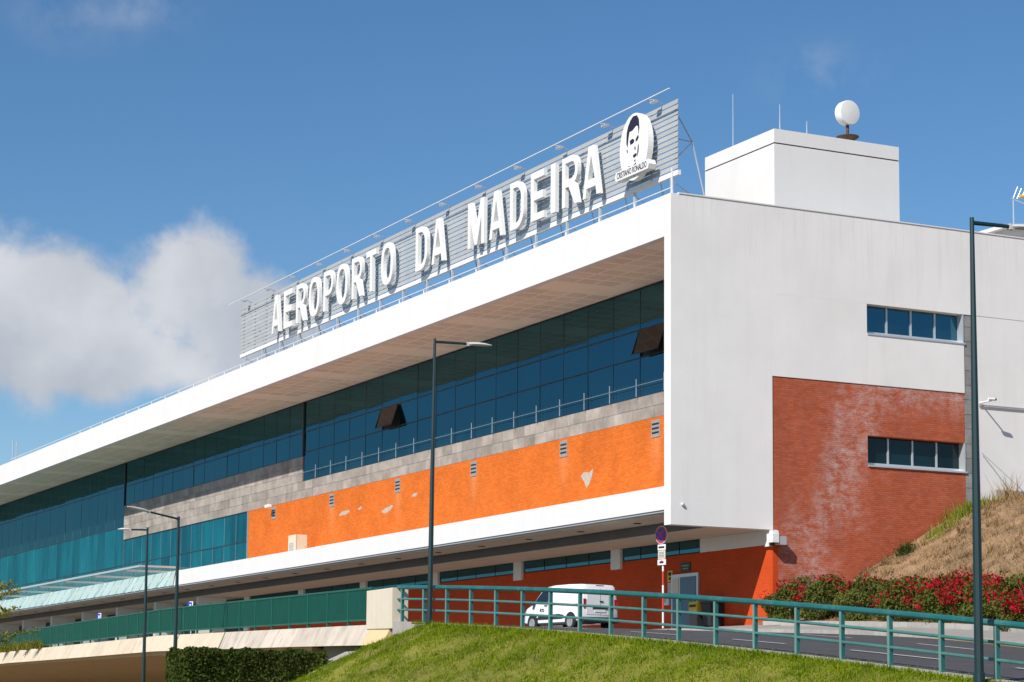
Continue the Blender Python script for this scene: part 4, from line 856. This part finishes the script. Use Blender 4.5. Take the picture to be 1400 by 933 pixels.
# bins by the door
b1 = thing('waste_bin', 'yellow-topped bin beside the door against the red wall', 'bin', (-4.85, 4.2, .2))
MB().box(-5.15, -4.55, 3.95, 4.5, .2, .72).build('base', 'plastic', b1, bevel=.02); MB().box(-5.17, -4.53, 3.93, 4.52, .725, 1.22).build('hood', 'yellow', b1, bevel=.03); MB().box(-5.15, -4.55, 3.92, 3.928, .80, .86).build('band', 'cream', b1); MB().box(-5.1, -4.6, 3.915, 3.927, 1.0, 1.1).build('slot', 'black', b1)
b2 = thing('waste_bin', 'black bin to the right of the yellow-topped bin', 'bin', (-3.9, 4.3, .2))
MB().hexa([(-4.2,4.05,.2),(-3.6,4.05,.2),(-3.6,4.6,.2),(-4.2,4.6,.2)], [(-4.28,3.98,1.1),(-3.55,3.98,1.1),(-3.55,4.62,1.1),(-4.28,4.62,1.1)]).build('body', 'plastic', b2, bevel=.02); MB().box(-4.32, -3.5, 3.95, 4.63, 1.102, 1.2).build('lid', 'plastic', b2, bevel=.03)
# blue information signs above the fence
for px, y0, y1, D, lb_ in ((261.5, 840, 822.5, 104, 'blue and white sign above the green fence, nearer one'), (136.5, 853.5, 838.5, 124, 'blue and white sign above the green fence, farther one')):
    a = at(px, y0, D); b = at(px, y1, D); t = thing('information_sign', lb_, 'sign', (a.x, a.y, zr(a.x)), group='blue signs above the green fence')
    w = .30 if D > 110 else .30; c = Vector((a.x, a.y, 0))
    def pq(name, m, u0, u1, z0, z1, off):
        q = [c+sdv*u0+fd*off+Vector((0,0,z0)), c+sdv*u1+fd*off+Vector((0,0,z0)), c+sdv*u1+fd*off+Vector((0,0,z1)), c+sdv*u0+fd*off+Vector((0,0,z1))]
        return MB().hexa(q, [p_+fd*.012 for p_ in q]).build(name, m, t)
    h = b.z-a.z; pq('plate', 'sign_white', -w*.85, w*.85, a.z-.1, b.z, .05); pq('blue_field', 'sign_blue', -w*.85, -w*.30, a.z-.1, b.z, .064); pq('blue_field', 'sign_blue', -w*.3, w*.55, b.z-.12, b.z-.04, .064); pq('blue_field', 'sign_blue', w*.1, w*.55, a.z, a.z+h*.3, .064); pq('blue_field', 'sign_blue', w*.3, w*.55, a.z+h*.45, a.z+h*.8, .064)
    MB().tube([(a.x, a.y, zr(a.x)), (a.x, a.y, b.z)], .035, 8).build('pole', 'alu', t)
# low concrete wall at the top of the bank
lw = tag(box('retaining_wall', 'conc_grey', None, .35, .7, 15.3, 26, 5.0, 6.0), 'low grey concrete wall at the top of the dry bank', 'wall')

# ------------------------------------------------------------------ VEGETATION
def npz(fn, P): return np.array([fn(a, b) for a, b in P])
# grass on the mound: dense near the visible slope
n = 230000
X = rng.uniform(8.2, 52, n); d = rng.uniform(0, 1, n)**1.25*6.5+.0
Yv = np.array([yr(x) for x in X])-.24-d; Zv = npz(zmound, zip(X, Yv)); keep = Zv > -4.6
bare = np.sin(X*1.1+2.0*np.sin(Yv*.9))*np.sin(Yv*1.7+X*.35+1.3)+.35*np.sin(X*4.1+Yv*3.3)
keep &= (bare < .92) | (rng.uniform(0, 1, n) < .4)
C = np.stack([X, Yv, Zv-.01], 1)[keep]
tc_ = C[rng.integers(0, len(C), 2600)]; tq = (tc_[:,None,:]+rng.normal(size=(2600, 9, 3))*np.array([.07, .07, .0])).reshape(-1, 3)
rg = rng.uniform(12.4, 48, 5000); tr_e = np.stack([rg, np.array([yr(x) for x in rg])-.24-np.abs(rng.normal(0, .06, 5000)), np.array([zr(x)-.05 for x in rg])], 1)
gr = quads('grass', np.concatenate([blades(C, .058, .011, .6), blades(tq, .12, .012, .5), blades(tr_e, .10, .012, .5)]), 'grass'); gr['kind'] = 'stuff'; gr['label'] = 'short sunlit green grass covering the mound'; gr['category'] = 'grass'
# scruffy fringe of dry stalks along the rail
n = 60000
X = rng.uniform(0.15, 34, n); q = rng.uniform(2.2, 19, n); Yv = np.array([yk(x) for x in X])+q; Zv = npz(zbank, zip(X, Yv))
C = np.stack([X, Yv, Zv-.02], 1)
ci = rng.integers(0, n, 900); cq = (C[ci][:,None,:]+rng.normal(size=(900, 26, 3))*np.array([.10, .10, .01])).reshape(-1, 3)
dg_ = quads('dry_grass', np.concatenate([blades(C, .15, .018, 1.0), blades(cq, .30, .020, .6)]), 'drygrass'); dg_['kind'] = 'stuff'; dg_['label'] = 'straw-coloured dry grass on the bank beside the brick wall'; dg_['category'] = 'grass'
# clipped hedge
HG = thing('clipped_hedge', 'dark green clipped box hedge in front of the viaduct', 'hedge', (5.6, -19, -3.4))
hx0, hx1, hy0, hy1, hz0, hz1 = 4.5, 6.5, -21.45, -16.75, -3.45, -1.52
MB().box(hx0+.14, hx1-.14, hy0+.14, hy1-.14, hz0, hz1-.14).build('core', 'hedge', HG)
n = 26000; Cx = rng.uniform(hx0, hx1, n); Cy = rng.uniform(hy0, hy1, n); Cz = rng.uniform(hz0, hz1, n)
fc = rng.integers(0, 5, n); dpt = np.abs(rng.normal(0, .07, n))-.05
Cx = np.where(fc == 0, hx1-dpt, np.where(fc == 1, hx0+dpt, Cx)); Cy = np.where(fc == 2, hy0+dpt, np.where(fc == 3, hy1-dpt, Cy)); Cz = np.where(fc == 4, hz1-dpt, Cz)
C = np.stack([Cx, Cy, Cz], 1); bumpv = .05*np.sin(Cy*4.1+Cx*3)+.04*np.sin(Cy*9.3+Cz*5); C[:,2] += np.where(fc == 4, bumpv, 0); C[:,0] += np.where(fc == 0, bumpv, 0)
quads('foliage', leaves(C, .048, .5), 'hedge', HG, wloc(HG))
# flowering bushes along the foot of the bank
spots = [(1.9, 3.6, 1.25, 1.55, 'round green bush at the left end of the row before the brick corner', .04), (4.4, 3.7, 1.5, 1.6, 'green bush with a few red blossoms under the brick wall', .05), (7.6, 3.5, 1.6, 1.55, 'mixed green and red flowering bush under the brick wall', .06),
         (11.0, 2.9, 1.7, 1.5, 'leggy flowering bush where the bank meets the brick', .10), (14.4, 2.3, 1.7, 1.6, 'bush densely covered in crimson blossoms', .42), (17.6, 1.5, 1.5, 1.45, 'red flowering bush left of the nearest lamp post', .16), (20.6, .5, 1.4, 1.3, 'low green bush behind the nearest lamp post', .14), (23.6, -.5, 1.5, 1.45, 'crimson flowering bush at the right edge', .25), (27.0, -1.8, 1.6, 1.5, 'green and red bush beyond the right edge', .15)]
for i, (bx, by, br, bh, lab, red) in enumerate(spots):
    by = yk(bx)+2.9; z0 = zr(bx)+.40
    t = thing('flowering_bush', lab, 'bush', (bx, by, z0), group='flowering bushes along the bank')
    n = 12000; u = rng.normal(size=(n, 3)); u /= np.linalg.norm(u, axis=1, keepdims=True); rad = rng.uniform(.55, 1, n)**.5
    lump = 1+.16*np.sin(u[:,0]*5+i)+.14*np.sin(u[:,1]*6+2*i)+.12*np.sin(u[:,2]*7+i*3)
    P = u*(rad*lump)[:,None]*np.array([br*1.15, .85, bh*.62]); P[:,2] = np.abs(P[:,2]+bh*.42)*1.0
    P += np.array([bx, by, z0]); 
    quads('foliage', leaves(P, .050, .5), 'boug', t, wloc(t))
    # blossoms in clumps on the outside
    nc = int(105*red)+3; cl = rng.normal(size=(nc, 3)); cl[:,2] = np.abs(cl[:,2])*.9+.15; cl[:,1] -= .5; cl[:,0] += .4; cl /= np.linalg.norm(cl, axis=1, keepdims=True)
    ctr = cl*np.array([br*1.15, .88, bh*.62])*1.02+np.array([bx, by, z0+bh*.42])
    B = (ctr[:,None,:]+rng.normal(size=(nc, 46, 3))*np.array([.17, .13, .11])).reshape(-1, 3)
    quads('blossom', leaves(B, .042, .4, .8), 'bract', t, wloc(t))
    sh = MB(); tips = []
    for k in range(9):
        a = rng.uniform(0, 6.28); p0 = Vector((bx+.2*math.cos(a), by+.2*math.sin(a), z0-.1)); p1 = p0+Vector((math.cos(a)*br*.6, math.sin(a)*.5, bh*rng.uniform(.75, 1.35)))
        sh.tube([p0, (p0+p1)/2+Vector((0,0,.15)), p1], [.03, .02, .008], 5); tips += [np.array(p0+(p1-p0)*s_)+rng.normal(size=3)*.06 for s_ in np.linspace(.55, 1.02, 16)]
    sh.build('stem', 'bark', t); quads('shoot_leaves', leaves(np.array(tips), .05, .4), 'boug', t, wloc(t))
# fresh green weeds where the bank meets the pilaster, dark tufts on the bank
def tuft(x, y, h, r, n, m, label, name='weed_tuft', z=None, leafy=False):
    z = zbank(x, y) if z is None else z; t = thing(name, label, 'plant', (x, y, z))
    C = np.stack([x+rng.normal(0, r, n), y+rng.normal(0, r, n), np.full(n, z)], 1); C[:,2] = [zbank(a, b) if z > .5 else z for a, b in C[:,:2]]
    quads('blades', blades(C, h, .022, .45), m, t, wloc(t))['kind'] = 'stuff'
    if leafy: quads('leaves', leaves(C+np.array([0,0,h*.5])*rng.uniform(.2, 1.6, (n,1)), .05), m, t, wloc(t))
tuft(.8, 13.7, .42, .5, 700, 'weed', 'bright green weeds at the top of the bank by the grey pilaster')
tuft(1.0, 12.2, .25, .3, 260, 'weed', 'smaller green weeds lower down the bank by the brick')
tuft(.7, 10.6, .35, .18, 220, 'hedge', 'dark little shrub on the slope against the brick', leafy=True)
tuft(.9, 15.8, .9, .25, 60, 'drygrass', 'tall dry stalks before the low concrete wall')
for k, (px, py) in enumerate(((18, 905), (45, 899), (60, 893), (26, 898))):   # plants spilling over the viaduct edge
    Xq = (-66, -58, -54, -62)[k]; tuft(Xq, yr(Xq)-.25, .5, .35, 260, 'tree', ('leftmost','broad','upright','spindly')[k]+' scrubby plant on the viaduct edge at the far left', 'edge_plant', zrail(Xq)-.1, True)
# pine-like tree just outside the left edge, its branch tips reach into view
tb = at(-75, 930, 46); TR = thing('young_tree', 'yellow-green tree at the left edge with only branch tips in view', 'tree', (tb.x, tb.y, -5.0))
MB().tube([(tb.x, tb.y, -5.05), (tb.x+.05, tb.y, -3), (tb.x, tb.y+.05, -.5), (tb.x, tb.y, 1.6)], [.11, .09, .06, .02], 8).build('trunk', 'bark', TR)
tips = []
ends = [at(14, 798, 46), at(24, 808, 45.6), at(8, 838, 45.8), at(20, 832, 46.2), at(44, 862, 46), at(6, 876, 46.2)]
for k in range(16):
    a = rng.uniform(0, 6.28); ends.append(Vector((tb.x+math.cos(a)*rng.uniform(.5, 1.1), tb.y-abs(math.sin(a))*rng.uniform(.4, 1.1), rng.uniform(-2.4, 1.6))))
for e in ends:
    p0 = Vector((tb.x, tb.y, e.z-.35)); md = (p0+e)/2+Vector((0,0,-.06)); MB().tube([p0, md, e], [.03, .018, .006], 5).build('limb', 'bark', TR)
    for s_ in np.linspace(.60, 1.03, 60):
        for _ in range(2): tips.append(np.array(p0+(e-p0)*s_)+rng.normal(size=3)*np.array([.09,.09,.045]))
quads('crown', leaves(np.array(tips), .045, .4, .35), 'tree', TR, wloc(TR))
